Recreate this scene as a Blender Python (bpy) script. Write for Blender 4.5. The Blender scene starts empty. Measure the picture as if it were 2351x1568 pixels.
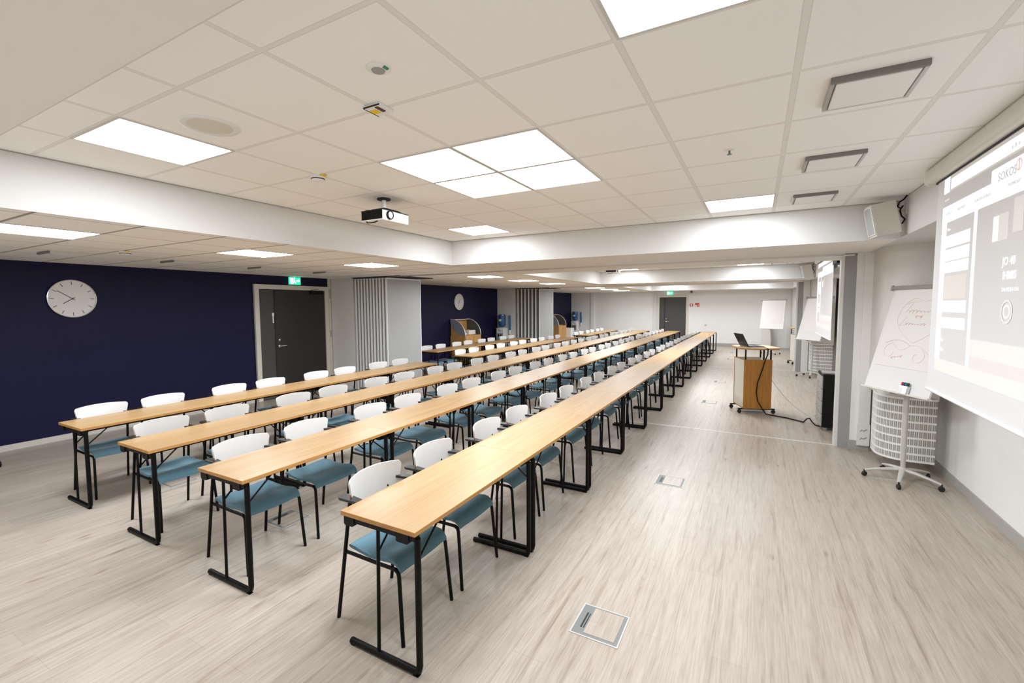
import bpy, math, random
from mathutils import Vector, Matrix
random.seed(7)
PI = math.pi
S = bpy.context.scene
COL = S.collection

# ------------------------------------------------------------------ helpers
class MB:
    """collects shapes and links them as ONE mesh object"""
    def __init__(s): s.v = []; s.f = []; s.m = []
    def add(s, vs, fs, mi=0):
        b = len(s.v); s.v += [tuple(p) for p in vs]
        s.f += [tuple(b + i for i in f) for f in fs]; s.m += [mi] * len(fs); return s
    def box(s, x0, x1, y0, y1, z0, z1, mi=0):
        vs = [(x0,y0,z0),(x1,y0,z0),(x1,y1,z0),(x0,y1,z0),(x0,y0,z1),(x1,y0,z1),(x1,y1,z1),(x0,y1,z1)]
        return s.add(vs, [(0,3,2,1),(4,5,6,7),(0,1,5,4),(1,2,6,5),(2,3,7,6),(3,0,4,7)], mi)
    def obox(s, M, sx, sy, sz, mi=0):
        t = MB().box(-sx/2, sx/2, -sy/2, sy/2, -sz/2, sz/2)
        return s.add([M @ Vector(p) for p in t.v], t.f, mi)
    def rbox(s, x0, x1, y0, y1, z0, z1, r, axis='z', mi=0, n=4):
        """box with rounded corners around one axis"""
        def ring(a0, a1, b0, b1):
            o = []
            for cx, cy, a in ((a1-r,b1-r,0),(a0+r,b1-r,PI/2),(a0+r,b0+r,PI),(a1-r,b0+r,1.5*PI)):
                for k in range(n+1):
                    t = a + PI/2*k/n; o.append((cx+r*math.cos(t), cy+r*math.sin(t)))
            return o
        if axis == 'z': rg = ring(x0,x1,y0,y1); f3 = lambda a,b,c:(a,b,c); lo,hi = z0,z1
        elif axis == 'y': rg = ring(z0,z1,x0,x1); f3 = lambda a,b,c:(b,c,a); lo,hi = y0,y1
        else: rg = ring(y0,y1,z0,z1); f3 = lambda a,b,c:(c,a,b); lo,hi = x0,x1
        N = len(rg)
        vs = [f3(a,b,lo) for a,b in rg] + [f3(a,b,hi) for a,b in rg]
        fs = [(i,(i+1)%N,N+(i+1)%N,N+i) for i in range(N)] + [tuple(range(N-1,-1,-1)), tuple(range(N,2*N))]
        return s.add(vs, fs, mi)
    def tube(s, pts, r, n=8, mi=0, flat=1.0):
        pts = [Vector(p) for p in pts]; N = len(pts); vs = []
        up = None
        for i, p in enumerate(pts):
            d = (pts[min(i+1,N-1)] - pts[max(i-1,0)]).normalized()
            if up is None:
                up = Vector((0,0,1)) if abs(d.z) < .9 else Vector((0,1,0))
            a = d.cross(up).normalized(); b = a.cross(d).normalized(); up = b
            rr = r[i] if isinstance(r, (list,tuple)) else r
            k = 1.0
            if 0 < i < N-1:
                c = (pts[i]-pts[i-1]).normalized().dot((pts[i+1]-pts[i]).normalized())
                k = 1/max(.75, math.sqrt(max(0,(1+c)/2)))
            for j in range(n):
                t = 2*PI*j/n
                vs.append(p + a*(rr*math.cos(t)*k) + b*(rr*flat*math.sin(t)))
        fs = [(i*n+j, i*n+(j+1)%n, (i+1)*n+(j+1)%n, (i+1)*n+j) for i in range(N-1) for j in range(n)]
        fs += [tuple(range(n-1,-1,-1)), tuple((N-1)*n+j for j in range(n))]
        return s.add(vs, fs, mi)
    def cyl(s, a, b, r, n=16, mi=0): return s.tube([a,b], r, n, mi)
    def lathe(s, prof, c=(0,0,0), n=24, mi=0, M=None, caps=True):
        vs = []
        for r, z in prof:
            for j in range(n):
                t = 2*PI*j/n; p = Vector((r*math.cos(t), r*math.sin(t), z))
                if M: p = M @ p
                vs.append(p + Vector(c))
        K = len(prof)
        fs = [(i*n+j, i*n+(j+1)%n, (i+1)*n+(j+1)%n, (i+1)*n+j) for i in range(K-1) for j in range(n)]
        if caps: fs += [tuple(range(n-1,-1,-1)), tuple((K-1)*n+j for j in range(n))]
        else: fs += [((K-1)*n+j, (K-1)*n+(j+1)%n, (j+1)%n, j) for j in range(n)]
        return s.add(vs, fs, mi)
    def prism(s, poly, axis, lo, hi, mi=0):
        """extrude a 2D polygon: axis x -> poly is (y,z); y -> (x,z); z -> (x,y)"""
        f3 = {'x': lambda a,b,c:(c,a,b), 'y': lambda a,b,c:(a,c,b), 'z': lambda a,b,c:(a,b,c)}[axis]
        N = len(poly)
        vs = [f3(a,b,lo) for a,b in poly] + [f3(a,b,hi) for a,b in poly]
        fs = [(i,(i+1)%N,N+(i+1)%N,N+i) for i in range(N)] + [tuple(range(N-1,-1,-1)), tuple(range(N,2*N))]
        return s.add(vs, fs, mi)
    def quad(s, a, b, c, d, mi=0): return s.add([a,b,c,d], [(0,1,2,3)], mi)
    def xf(s, M):
        s.v = [tuple(M @ Vector(p)) for p in s.v]; return s
    def build(s, name, mat, parent=None, smooth=None, bevel=0):
        me = bpy.data.meshes.new(name); me.from_pydata(s.v, [], s.f)
        mats = mat if isinstance(mat, (list,tuple)) else [mat]
        for m in mats: me.materials.append(m)
        for p, mi in zip(me.polygons, s.m): p.material_index = mi
        import bmesh
        bm = bmesh.new(); bm.from_mesh(me)
        if name not in OPEN: bmesh.ops.recalc_face_normals(bm, faces=bm.faces)
        bm.to_mesh(me); bm.free()
        if smooth:
            me.polygons.foreach_set('use_smooth', [True]*len(me.polygons)); me.set_sharp_from_angle(angle=math.radians(smooth))
        o = bpy.data.objects.new(name, me); COL.objects.link(o)
        if parent: o.parent = parent
        if bevel:
            b = o.modifiers.new('bevel', 'BEVEL'); b.width = bevel; b.segments = 2; b.limit_method = 'ANGLE'
        return o
OPEN = {'diffuser'}

USED = {}
def tag(o, label, cat, group=None, kind=None):
    n = len(label.replace(',', ' ').split())
    assert 4 <= n <= 16, (n, label)
    assert label not in USED, label
    USED[label] = 1
    o['label'] = label; o['category'] = cat
    if group: o['group'] = group
    if kind: o['kind'] = kind
    return o
def thing(name, label, cat, loc=(0,0,0), rz=0, group=None):
    o = bpy.data.objects.new(name, None); COL.objects.link(o)
    o.location = loc; o.rotation_euler = (0,0,rz); o.empty_display_size = .1
    return tag(o, label, cat, group)
def struct(o): o['kind'] = 'structure'; return o
def dup(root, loc, rz, label, group=None):
    """a copy of a thing with copies of its parts and sub-parts"""
    r = root.copy(); COL.objects.link(r); r.location = loc; r.rotation_euler = (0,0,rz)
    tag(r, label, root['category'], group or root.get('group'))
    def kids(a, b):
        for ch in list(a.children):
            c = ch.copy(); COL.objects.link(c); c.parent = b; kids(ch, c)
    kids(root, r)
    return r
def T(x, y, z): return Matrix.Translation((x, y, z))
def Rx(a): return Matrix.Rotation(a, 4, 'X')
def Ry(a): return Matrix.Rotation(a, 4, 'Y')
def Rz(a): return Matrix.Rotation(a, 4, 'Z')
def arc(cx, cy, r, a0, a1, n):
    return [(cx + r*math.cos(math.radians(a0+(a1-a0)*k/n)), cy + r*math.sin(math.radians(a0+(a1-a0)*k/n))) for k in range(n+1)]
def text(body, size, M, mat, name, parent, ext=.0006, align='LEFT', bold=0):
    c = bpy.data.curves.new(name, 'FONT'); c.body = body; c.size = size; c.extrude = ext; c.align_x = align; c.offset = bold
    c.resolution_u = 3; c.materials.append(mat)
    tmp = bpy.data.objects.new(name, c); me = bpy.data.meshes.new_from_object(tmp)
    bpy.data.objects.remove(tmp)
    o = bpy.data.objects.new(name, me); COL.objects.link(o); o.parent = parent; o.matrix_local = M
    return o

# ------------------------------------------------------------------ materials
def sr(r, g, b):
    return tuple((c/255/12.92 if c/255 <= .04045 else ((c/255+.055)/1.055)**2.4) for c in (r,g,b)) + (1,)
def mat(name, col, rough=.5, metal=0, spec=.5, emit=None, es=0, **kw):
    m = bpy.data.materials.new(name); m.use_nodes = True
    b = m.node_tree.nodes['Principled BSDF']
    b.inputs['Base Color'].default_value = col; b.inputs['Roughness'].default_value = rough
    b.inputs['Metallic'].default_value = metal; b.inputs['Specular IOR Level'].default_value = spec
    if emit: b.inputs['Emission Color'].default_value = emit; b.inputs['Emission Strength'].default_value = es
    for k, v in kw.items(): b.inputs[k.replace('_', ' ')].default_value = v
    return m
class NT:
    def __init__(s, m): s.t = m.node_tree; s.b = s.t.nodes['Principled BSDF']
    def n(s, typ, **kw):
        o = s.t.nodes.new(typ)
        for k, v in kw.items():
            if k.startswith('i_'): o.inputs[k[2:].replace('_', ' ')].default_value = v
            else: setattr(o, k, v)
        return o
    def l(s, a, b): s.t.links.new(a, b)
    def math(s, op, a, b=None, c=None):
        o = s.t.nodes.new('ShaderNodeMath'); o.operation = op
        for i, v in enumerate((a, b, c)):
            if v is None: continue
            if isinstance(v, (int, float)): o.inputs[i].default_value = v
            else: s.l(v, o.inputs[i])
        return o.outputs[0]
    def mix(s, fac, a, b, mode='MIX'):
        o = s.t.nodes.new('ShaderNodeMix'); o.data_type = 'RGBA'; o.blend_type = mode
        for sk, v in ((o.inputs['Factor'], fac), (o.inputs['A'], a), (o.inputs['B'], b)):
            if isinstance(v, (int, float, tuple)): sk.default_value = v
            else: s.l(v, sk)
        return o.outputs['Result']
def speckle(m, scale, amt, bump=0, bscale=None):
    """small procedural tone variation and relief"""
    t = NT(m); co = t.n('ShaderNodeTexCoord').outputs['Object']
    nz = t.n('ShaderNodeTexNoise', i_Scale=scale, i_Detail=3.0); t.l(co, nz.inputs['Vector'])
    base = tuple(t.b.inputs['Base Color'].default_value)
    f = t.math('MULTIPLY_ADD', nz.outputs['Fac'], 2*amt, 1-amt)
    cmb = t.n('ShaderNodeCombineColor')
    for i in range(3): t.l(f, cmb.inputs[i])
    t.l(t.mix(1.0, base, cmb.outputs[0], 'MULTIPLY'), t.b.inputs['Base Color'])
    if bump:
        n2 = t.n('ShaderNodeTexNoise', i_Scale=bscale or scale*4, i_Detail=2.0); t.l(co, n2.inputs['Vector'])
        bp = t.n('ShaderNodeBump', i_Strength=bump, i_Distance=.002); t.l(n2.outputs['Fac'], bp.inputs['Height']); t.l(bp.outputs[0], t.b.inputs['Normal'])
    return m
def wood(name, c1, c2, rough=.4, sx=30, sy=1.5, sz=30, c3=None, spec=.5):
    """grain runs along the axis with the small scale"""
    m = mat(name, c1, rough, spec=spec); t = NT(m)
    co = t.n('ShaderNodeTexCoord').outputs['Object']
    rnd = t.n('ShaderNodeObjectInfo').outputs['Random']
    off = t.n('ShaderNodeCombineXYZ'); t.l(t.math('MULTIPLY', rnd, 40), off.inputs[1]); t.l(t.math('MULTIPLY', rnd, 17), off.inputs[0])
    ad = t.n('ShaderNodeVectorMath', operation='ADD'); t.l(co, ad.inputs[0]); t.l(off.outputs[0], ad.inputs[1])
    mp = t.n('ShaderNodeMapping'); mp.inputs['Scale'].default_value = (sx, sy, sz); t.l(ad.outputs[0], mp.inputs['Vector'])
    nz = t.n('ShaderNodeTexNoise', i_Scale=1.0, i_Detail=5.0, i_Roughness=.6, i_Distortion=.6); t.l(mp.outputs[0], nz.inputs['Vector'])
    rp = t.n('ShaderNodeValToRGB'); rp.color_ramp.elements[0].position = .33; rp.color_ramp.elements[1].position = .67
    rp.color_ramp.elements[0].color = c2; rp.color_ramp.elements[1].color = c1
    t.l(nz.outputs['Fac'], rp.inputs['Fac']); t.l(rp.outputs[0], t.b.inputs['Base Color'])
    return m

M = {}
M['navy'] = speckle(mat('navy_paint', (.0105,.0092,.040,1), .5, spec=.16), 2.0, .10, .08, 300)
M['white'] = speckle(mat('white_paint', (.80,.79,.765,1), .6, spec=.3), 1.2, .02, .05, 250)
M['offwhite'] = speckle(mat('offwhite_paint', (.70,.68,.64,1), .55, spec=.3), 1.2, .02)
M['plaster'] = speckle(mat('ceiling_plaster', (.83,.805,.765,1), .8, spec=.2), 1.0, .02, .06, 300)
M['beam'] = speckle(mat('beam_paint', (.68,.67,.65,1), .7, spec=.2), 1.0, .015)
M['black'] = mat('black_steel', (.003,.0027,.0025,1), .45, spec=.16)
M['blackplastic'] = speckle(mat('black_plastic', (.006,.006,.006,1), .5, spec=.2), 40, .1)
M['rubber'] = mat('rubber', (.010,.010,.010,1), .6)
M['armpad'] = mat('armrest_plastic', (.016,.014,.014,1), .35)
M['back'] = mat('white_laminate', (.66,.655,.64,1), .32, spec=.5)
M['birch'] = wood('birch_edge', sr(205,140,85), sr(170,105,60), .5, 8, 8, 300)
M['teal'] = mat('teal_fabric', sr(90,124,138), .85, spec=.2, Sheen_Weight=.4, Sheen_Roughness=.35, Sheen_Tint=(.75,.92,1,1)); speckle(M['teal'], 60, .12, .35, 900)
M['oak'] = wood('oak_laminate', sr(168,138,98), sr(153,121,80), .36, 26, 1.1, 26, spec=.5)
M['oakedge'] = wood('oak_edge', sr(196,146,82), sr(172,120,62), .5, 20, 2, 60)
M['lect'] = wood('lectern_oak', sr(184,128,54), sr(160,106,40), .42, 45, 45, 2.5)
M['lecttop'] = wood('lectern_top', sr(232,205,165), sr(220,190,148), .35, 22, 3, 22)
M['cabwood'] = wood('cabinet_oak', sr(206,158,96), sr(186,134,74), .45, 30, 30, 2.0)
M['grey'] = speckle(mat('grey_paint', (.33,.335,.33,1), .45), 3, .04)
M['panel'] = speckle(mat('partition_grey', (.37,.37,.36,1), .5, spec=.3), 3, .03)
M['alu'] = mat('aluminium', (.68,.67,.64,1), .35, .8)
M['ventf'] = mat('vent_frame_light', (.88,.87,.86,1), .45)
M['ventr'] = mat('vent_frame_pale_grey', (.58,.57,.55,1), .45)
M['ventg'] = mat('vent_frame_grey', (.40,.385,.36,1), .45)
M['ventp'] = mat('vent_plate', (.86,.85,.83,1), .5)
M['slot'] = mat('vent_slot', (.20,.19,.175,1), .6)  # near side of the vent frame, its shade put into the colour
M['edgew'] = mat('panel_edge_white', (.86,.85,.83,1), .4)
M['aluw'] = mat('aluminium_light', (.78,.77,.74,1), .4, .3)
M['door'] = speckle(mat('charcoal_door', (.030,.028,.026,1), .45, spec=.35), 4, .05)
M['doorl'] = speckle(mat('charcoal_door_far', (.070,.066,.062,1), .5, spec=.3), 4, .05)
M['frame'] = mat('cream_frame', (.66,.62,.54,1), .45)
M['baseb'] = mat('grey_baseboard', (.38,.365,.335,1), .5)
M['basel'] = mat('light_baseboard', (.55,.52,.47,1), .5)
M['lightframe'] = mat('light_frame', (.62,.61,.58,1), .5)
M['whitep'] = mat('white_plastic', (.82,.81,.78,1), .4)
M['clamp'] = mat('clamp_grey', (.36,.35,.31,1), .4, .3)
M['pole'] = mat('pole_grey', (.50,.485,.44,1), .4)
M['cream'] = mat('cream_enamel', (.66,.64,.57,1), .35)
M['creamd'] = mat('grille_backing', (.36,.345,.31,1), .6)
M['paper'] = speckle(mat('flipchart_paper', (.80,.765,.74,1), .8, spec=.1), 6, .02)
M['redink'] = mat('red_ink', (.72,.47,.42,1), .7)
M['redinkl'] = mat('faded_red_ink', (.74,.62,.575,1), .7)
M['fabric'] = speckle(mat('screen_fabric', (.72,.715,.71,1), .8, spec=.1), 2, .01)
M['pj_dim'] = mat('projected_dim', (.66,.645,.635,1), .9, spec=0, emit=(.9,.92,1,1), es=.02)
M['pj_white'] = mat('projected_white', (.88,.88,.88,1), .9, spec=0, emit=(.88,.94,1,1), es=.30)
M['pj_mid'] = mat('projected_mid', (.70,.69,.66,1), .9, spec=0, emit=(1,.97,.9,1), es=.07)
M['pj_text'] = mat('projected_text', (.60,.60,.64,1), .9, spec=0, emit=(.9,.95,1,1), es=.05)
M['pj_warm'] = mat('projected_warm', (.70,.655,.63,1), .9, spec=0, emit=(1,.9,.85,1), es=.05)
M['pj_red'] = mat('projected_red', (.72,.60,.58,1), .9, spec=0, emit=(1,.7,.65,1), es=.10)
M['green'] = mat('exit_green', sr(0,150,90), .5, emit=(.02,.75,.38,1), es=.7)
M['greenw'] = mat('exit_white', (.8,.9,.85,1), .5, emit=(.75,1,.88,1), es=.9)
M['greend'] = mat('green_led', (.02,.25,.12,1), .5)
M['red'] = mat('red_sign', sr(205,45,35), .5)
M['darkred'] = mat('dark_red', (.06,.004,.004,1), .4)
M['yellow'] = mat('yellow_tag', sr(232,196,20), .5)
M['bottle'] = mat('blue_bottle', sr(52,108,165), .12, spec=.6, Transmission_Weight=.25)
M['bottled'] = mat('blue_cap', sr(24,60,110), .35)
M['cupblue'] = mat('cup_tube_blue', sr(20,112,165), .25)
M['logo'] = mat('blue_print', sr(60,130,185), .5)
M['dark'] = mat('dark_recess', (.012,.012,.014,1), .6)
M['lens'] = mat('lens_glass', (.02,.03,.05,1), .05, emit=(.7,.82,1,1), es=1.2)
M['greymesh'] = speckle(mat('speaker_mesh', (.42,.43,.42,1), .6), 300, .25)
M['brass'] = mat('floor_box_steel', (.20,.205,.20,1), .5, .1)
M['boxw'] = mat('floor_box_rim', (.52,.51,.48,1), .45, .2)
M['board'] = mat('whiteboard', (.76,.755,.73,1), .3)
M['drawer'] = speckle(mat('drawer_grey', (.40,.385,.365,1), .45), 8, .05)
M['screenb'] = mat('laptop_screen', (.012,.011,.010,1), .12)
M['key'] = speckle(mat('keyboard', (.015,.015,.015,1), .5), 120, .4)
M['chrome'] = mat('chrome', (.7,.7,.7,1), .2, 1)
M['clockf'] = mat('clock_face', (.78,.77,.75,1), .5)
M['ink'] = mat('ink_black', (.02,.02,.025,1), .6)
M['curvegrey'] = mat('cabinet_grey', (.27,.29,.32,1), .4)
M['curvedark'] = mat('cabinet_dark_grey', (.075,.08,.075,1), .5)
for n, c in (('mk_red',(185,20,50)),('mk_blue',(30,40,120)),('mk_green',(0,120,100)),('mk_black',(25,25,28))): M[n] = mat(n, sr(*c), .4)
M['lampb'] = mat('lit_diffuser_bright', (.9,.9,.9,1), .5, emit=(.93,.985,1.05,1), es=23.0)
M['lamp'] = mat('lit_diffuser', (.9,.9,.9,1), .5, emit=(.93,.985,1.05,1), es=14.2)

# floor: pale grey oak planks running along the tables
m = mat('oak_vinyl_floor', (.5,.44,.38,1), .38, spec=.34); t = NT(m)
co = t.n('ShaderNodeTexCoord').outputs['Object']
sep = t.n('ShaderNodeSeparateXYZ'); t.l(co, sep.inputs[0])
cmb = t.n('ShaderNodeCombineXYZ'); t.l(sep.outputs['Y'], cmb.inputs['X']); t.l(sep.outputs['X'], cmb.inputs['Y'])
bk = t.n('ShaderNodeTexBrick', offset=.37, offset_frequency=2, squash=1.0)
bk.inputs['Scale'].default_value = 1; bk.inputs['Brick Width'].default_value = 1.22; bk.inputs['Row Height'].default_value = .18
bk.inputs['Mortar Size'].default_value = .0012; bk.inputs['Mortar Smooth'].default_value = .3
bk.inputs['Color1'].default_value = (.96,.96,.96,1); bk.inputs['Color2'].default_value = (1.03,1.03,1.03,1); bk.inputs['Mortar'].default_value = (.80,.78,.76,1)
t.l(cmb.outputs[0], bk.inputs['Vector'])
# per plank shift of the grain
wv = t.n('ShaderNodeTexWhiteNoise', noise_dimensions='1D'); t.l(t.math('FLOOR', t.math('DIVIDE', sep.outputs['X'], .18)), wv.inputs['W'])
g = t.n('ShaderNodeCombineXYZ')
t.l(t.math('MULTIPLY', sep.outputs['X'], 27), g.inputs['X'])
t.l(t.math('ADD', t.math('MULTIPLY', sep.outputs['Y'], 1.25), t.math('MULTIPLY', wv.outputs['Value'], 60)), g.inputs['Y'])
n1 = t.n('ShaderNodeTexNoise', i_Scale=1.0, i_Detail=6.0, i_Roughness=.60, i_Distortion=.7); t.l(g.outputs[0], n1.inputs['Vector'])
g2 = t.n('ShaderNodeCombineXYZ'); t.l(t.math('MULTIPLY', sep.outputs['X'], 110), g2.inputs['X']); t.l(t.math('MULTIPLY', sep.outputs['Y'], 5), g2.inputs['Y'])
n2 = t.n('ShaderNodeTexNoise', i_Scale=1.0, i_Detail=3.0); t.l(g2.outputs[0], n2.inputs['Vector'])
rp = t.n('ShaderNodeValToRGB'); e = rp.color_ramp.elements
e[0].position = .26; e[0].color = sr(142,127,113); e[1].position = .70; e[1].color = sr(181,171,159)
k = e.new(.42); k.color = sr(169,157,144)
t.l(n1.outputs['Fac'], rp.inputs['Fac'])
fine = t.n('ShaderNodeValToRGB'); fine.color_ramp.elements[0].position = .38; fine.color_ramp.elements[0].color = (.90,.885,.87,1)
fine.color_ramp.elements[1].position = .58; fine.color_ramp.elements[1].color = (1.02,1.02,1.02,1); t.l(n2.outputs['Fac'], fine.inputs['Fac'])
c = t.mix(1.0, rp.outputs[0], fine.outputs[0], 'MULTIPLY'); c = t.mix(1.0, c, bk.outputs['Color'], 'MULTIPLY')
vk = t.n('ShaderNodeTexVoronoi', i_Scale=1.0, i_Randomness=1.0)
g3 = t.n('ShaderNodeCombineXYZ'); t.l(t.math('MULTIPLY', sep.outputs['X'], 5.5), g3.inputs['X']); t.l(t.math('MULTIPLY', sep.outputs['Y'], 1.6), g3.inputs['Y']); t.l(g3.outputs[0], vk.inputs['Vector'])
kn = t.n('ShaderNodeValToRGB'); kn.color_ramp.elements[0].position = .02; kn.color_ramp.elements[0].color = (.70,.64,.58,1); kn.color_ramp.elements[1].position = .11; kn.color_ramp.elements[1].color = (1,1,1,1)
t.l(t.math('ADD', vk.outputs['Distance'], t.math('MULTIPLY_ADD', n2.outputs['Fac'], .16, -.08)), kn.inputs['Fac'])
c = t.mix(1.0, c, kn.outputs[0], 'MULTIPLY')
t.l(c, t.b.inputs['Base Color'])
t.l(t.math('MULTIPLY_ADD', n2.outputs['Fac'], .12, .30), t.b.inputs['Roughness'])
M['floor'] = m

def tiles(name, x0, y0, wx, wy, tile, bar, edge):
    """suspended tiles 0.6 m; wx/wy half widths of the bars running along Y and X"""
    m = mat(name, tile, .85, spec=.15); t = NT(m)
    co = t.n('ShaderNodeTexCoord').outputs['Object']; sp = t.n('ShaderNodeSeparateXYZ'); t.l(co, sp.inputs[0])
    def dist(ax, o):
        return t.math('ABSOLUTE', t.math('SUBTRACT', t.math('FLOORED_MODULO', t.math('SUBTRACT', sp.outputs[ax], o - .3), .6), .3))
    dx, dy = dist('X', x0), dist('Y', y0)
    inx = t.math('LESS_THAN', dx, wx); iny = t.math('LESS_THAN', dy, wy)
    inb = t.math('MAXIMUM', inx, iny)
    ex = t.math('LESS_THAN', t.math('ABSOLUTE', t.math('SUBTRACT', dx, wx+.0015)), .0022)
    ey = t.math('LESS_THAN', t.math('ABSOLUTE', t.math('SUBTRACT', dy, wy+.0015)), .0022)
    ed = t.math('MULTIPLY', t.math('MAXIMUM', ex, ey), t.math('SUBTRACT', 1, inb))
    nz = t.n('ShaderNodeTexNoise', i_Scale=260.0, i_Detail=2.0); t.l(co, nz.inputs['Vector'])
    c = t.mix(inb, tile, bar); c = t.mix(ed, c, edge)
    t.l(c, t.b.inputs['Base Color'])
    bp = t.n('ShaderNodeBump', i_Strength=.12, i_Distance=.002); t.l(nz.outputs['Fac'], bp.inputs['Height']); t.l(bp.outputs[0], t.b.inputs['Normal'])
    return m
GX, GY = -1.0844, 1.72
M['tileh'] = tiles('ceiling_tiles_high', GX, GY, .011, .009, (.905,.90,.88,1), (.80,.785,.755,1), (.73,.71,.68,1))
M['tilel'] = tiles('ceiling_tiles_low', -4.2, 1.12, .004, .010, (.91,.885,.84,1), (.36,.33,.29,1), (.62,.59,.54,1))

# ------------------------------------------------------------------ room shell
XL, XR, Y0, Y1, HI, LO, WX = -8.35, 1.76, -.55, 21.85, 2.786, 2.43, -4.084
PER = 7.4
WELL = [(.58+PER*k, 5.65+PER*k) for k in range(3)]
PY = [7.0, 14.4]
struct(MB().box(XL-.15, XR+.15, Y0-.15, Y1+.15, -.1, 0).build('floor', M['floor']))
struct(MB().box(XL-.15, XL, Y0, Y1, 0, LO+.1).build('wall_left', M['navy']))
struct(MB().box(XR, XR+.15, Y0, Y1, 0, HI+.1).build('wall_right', M['white']))
struct(MB().box(XL-.15, XR+.15, Y1, Y1+.15, 0, HI+.1).build('wall_far', M['white']))
struct(MB().box(XL-.15, XR+.15, Y0-.15, Y0, 0, HI+.1).build('wall_near', M['white']))
struct(MB().box(WX, 1.16, Y0, Y1, HI, HI+.1).build('ceiling', M['tileh']))
struct(MB().box(XL-.15, WX, Y0, Y1, LO, HI+.1).build('ceiling_low', M['tilel']))
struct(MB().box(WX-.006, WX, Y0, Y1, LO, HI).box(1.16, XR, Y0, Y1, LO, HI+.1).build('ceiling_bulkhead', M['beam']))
struct(MB().box(WX-.0, WX+.004, Y0, Y1, LO, HI).build('trim_1', M['beam']))
ys = [Y0] + [v for w in WELL for v in w] + [Y1]
mb = MB()
for i in range(0, len(ys), 2): mb.box(WX+.004, 1.16, ys[i], ys[i+1], LO, HI)
struct(mb.build('ceiling_beam', M['plaster']))
# white upright faces of the beams towards the wells
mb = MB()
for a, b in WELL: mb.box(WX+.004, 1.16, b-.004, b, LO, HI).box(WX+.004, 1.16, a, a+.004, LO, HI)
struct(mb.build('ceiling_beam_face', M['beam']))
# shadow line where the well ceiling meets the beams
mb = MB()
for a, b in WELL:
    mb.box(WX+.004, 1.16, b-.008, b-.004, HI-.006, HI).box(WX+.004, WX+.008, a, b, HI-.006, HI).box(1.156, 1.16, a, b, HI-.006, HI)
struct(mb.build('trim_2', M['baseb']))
# short return walls and square columns at each partition line
for k, y in enumerate(PY + [Y1]):
    n = 3 + 10*k
    if k < 2:
        struct(MB().box(XL, -7.62, y-.06, y+.16, 0, LO).build('wall_return', M['offwhite']))
    struct(MB().box(1.05, 1.20, y-.05, y+.16, 0, LO).build('wall_pier', M['white']))
    struct(MB().box(1.20, XR, y-.02, y+.16, 0, LO).build('wall_pier_back', M['offwhite']))
    # grey end post that receives the partition
    if k < 2:
        struct(MB().box(.93, 1.05, y-.04, y+.10, 0, LO-.03).build('trim_%d' % n, M['grey']))
        struct(MB().box(.895, .93, y-.03, y+.09, 0, LO-.03).build('trim_%d' % (n+1), M['aluw']))
        struct(MB().box(XL+.75, .93, y-.035, y-.012, LO-.014, LO).box(XL+.75, .93, y+.065, y+.088, LO-.014, LO).box(XL+.75, .93, y-.012, y+.065, LO-.006, LO).build('trim_%d' % (n+2), [M['alu']]))
        struct(MB().box(-7.6, .89, y+.005, y+.022, 0, .004).build('trim_%d' % (n+3), M['aluw']))
        struct(MB().box(-7.6, .89, y+.022, y+.028, 0, .003).build('trim_%d' % (n+4), M['baseb']))
# far wall pieces: pilaster, jamb and low casing
struct(MB().box(-7.30, -7.12, Y1-.07, Y1, 0, LO).build('wall_pilaster', M['white']))
struct(MB().box(-4.28, -4.14, Y1-.03, Y1, 0, LO).build('trim_30', M['offwhite']))
struct(MB().box(.15, .50, Y1-.45, Y1, 0, .98).build('trim_31', M['offwhite']))
# baseboards
struct(MB().box(XL, XL+.014, Y0, 5.17, 0, .075).box(XL, XL+.014, 7.2, 14.3, 0, .075).build('baseboard_left', M['basel']))
struct(MB().box(XR-.012, XR, Y0, 6.97, 0, .09).build('baseboard_right', M['baseb']))
struct(MB().box(-2.7, .15, Y1-.014, Y1, 0, .12).build('baseboard_far', M['baseb']))
struct(MB().box(1.05, 1.36, PY[0]-.065, PY[0]-.05, 0, .11).build('baseboard_pier', M['baseb']))

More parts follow.
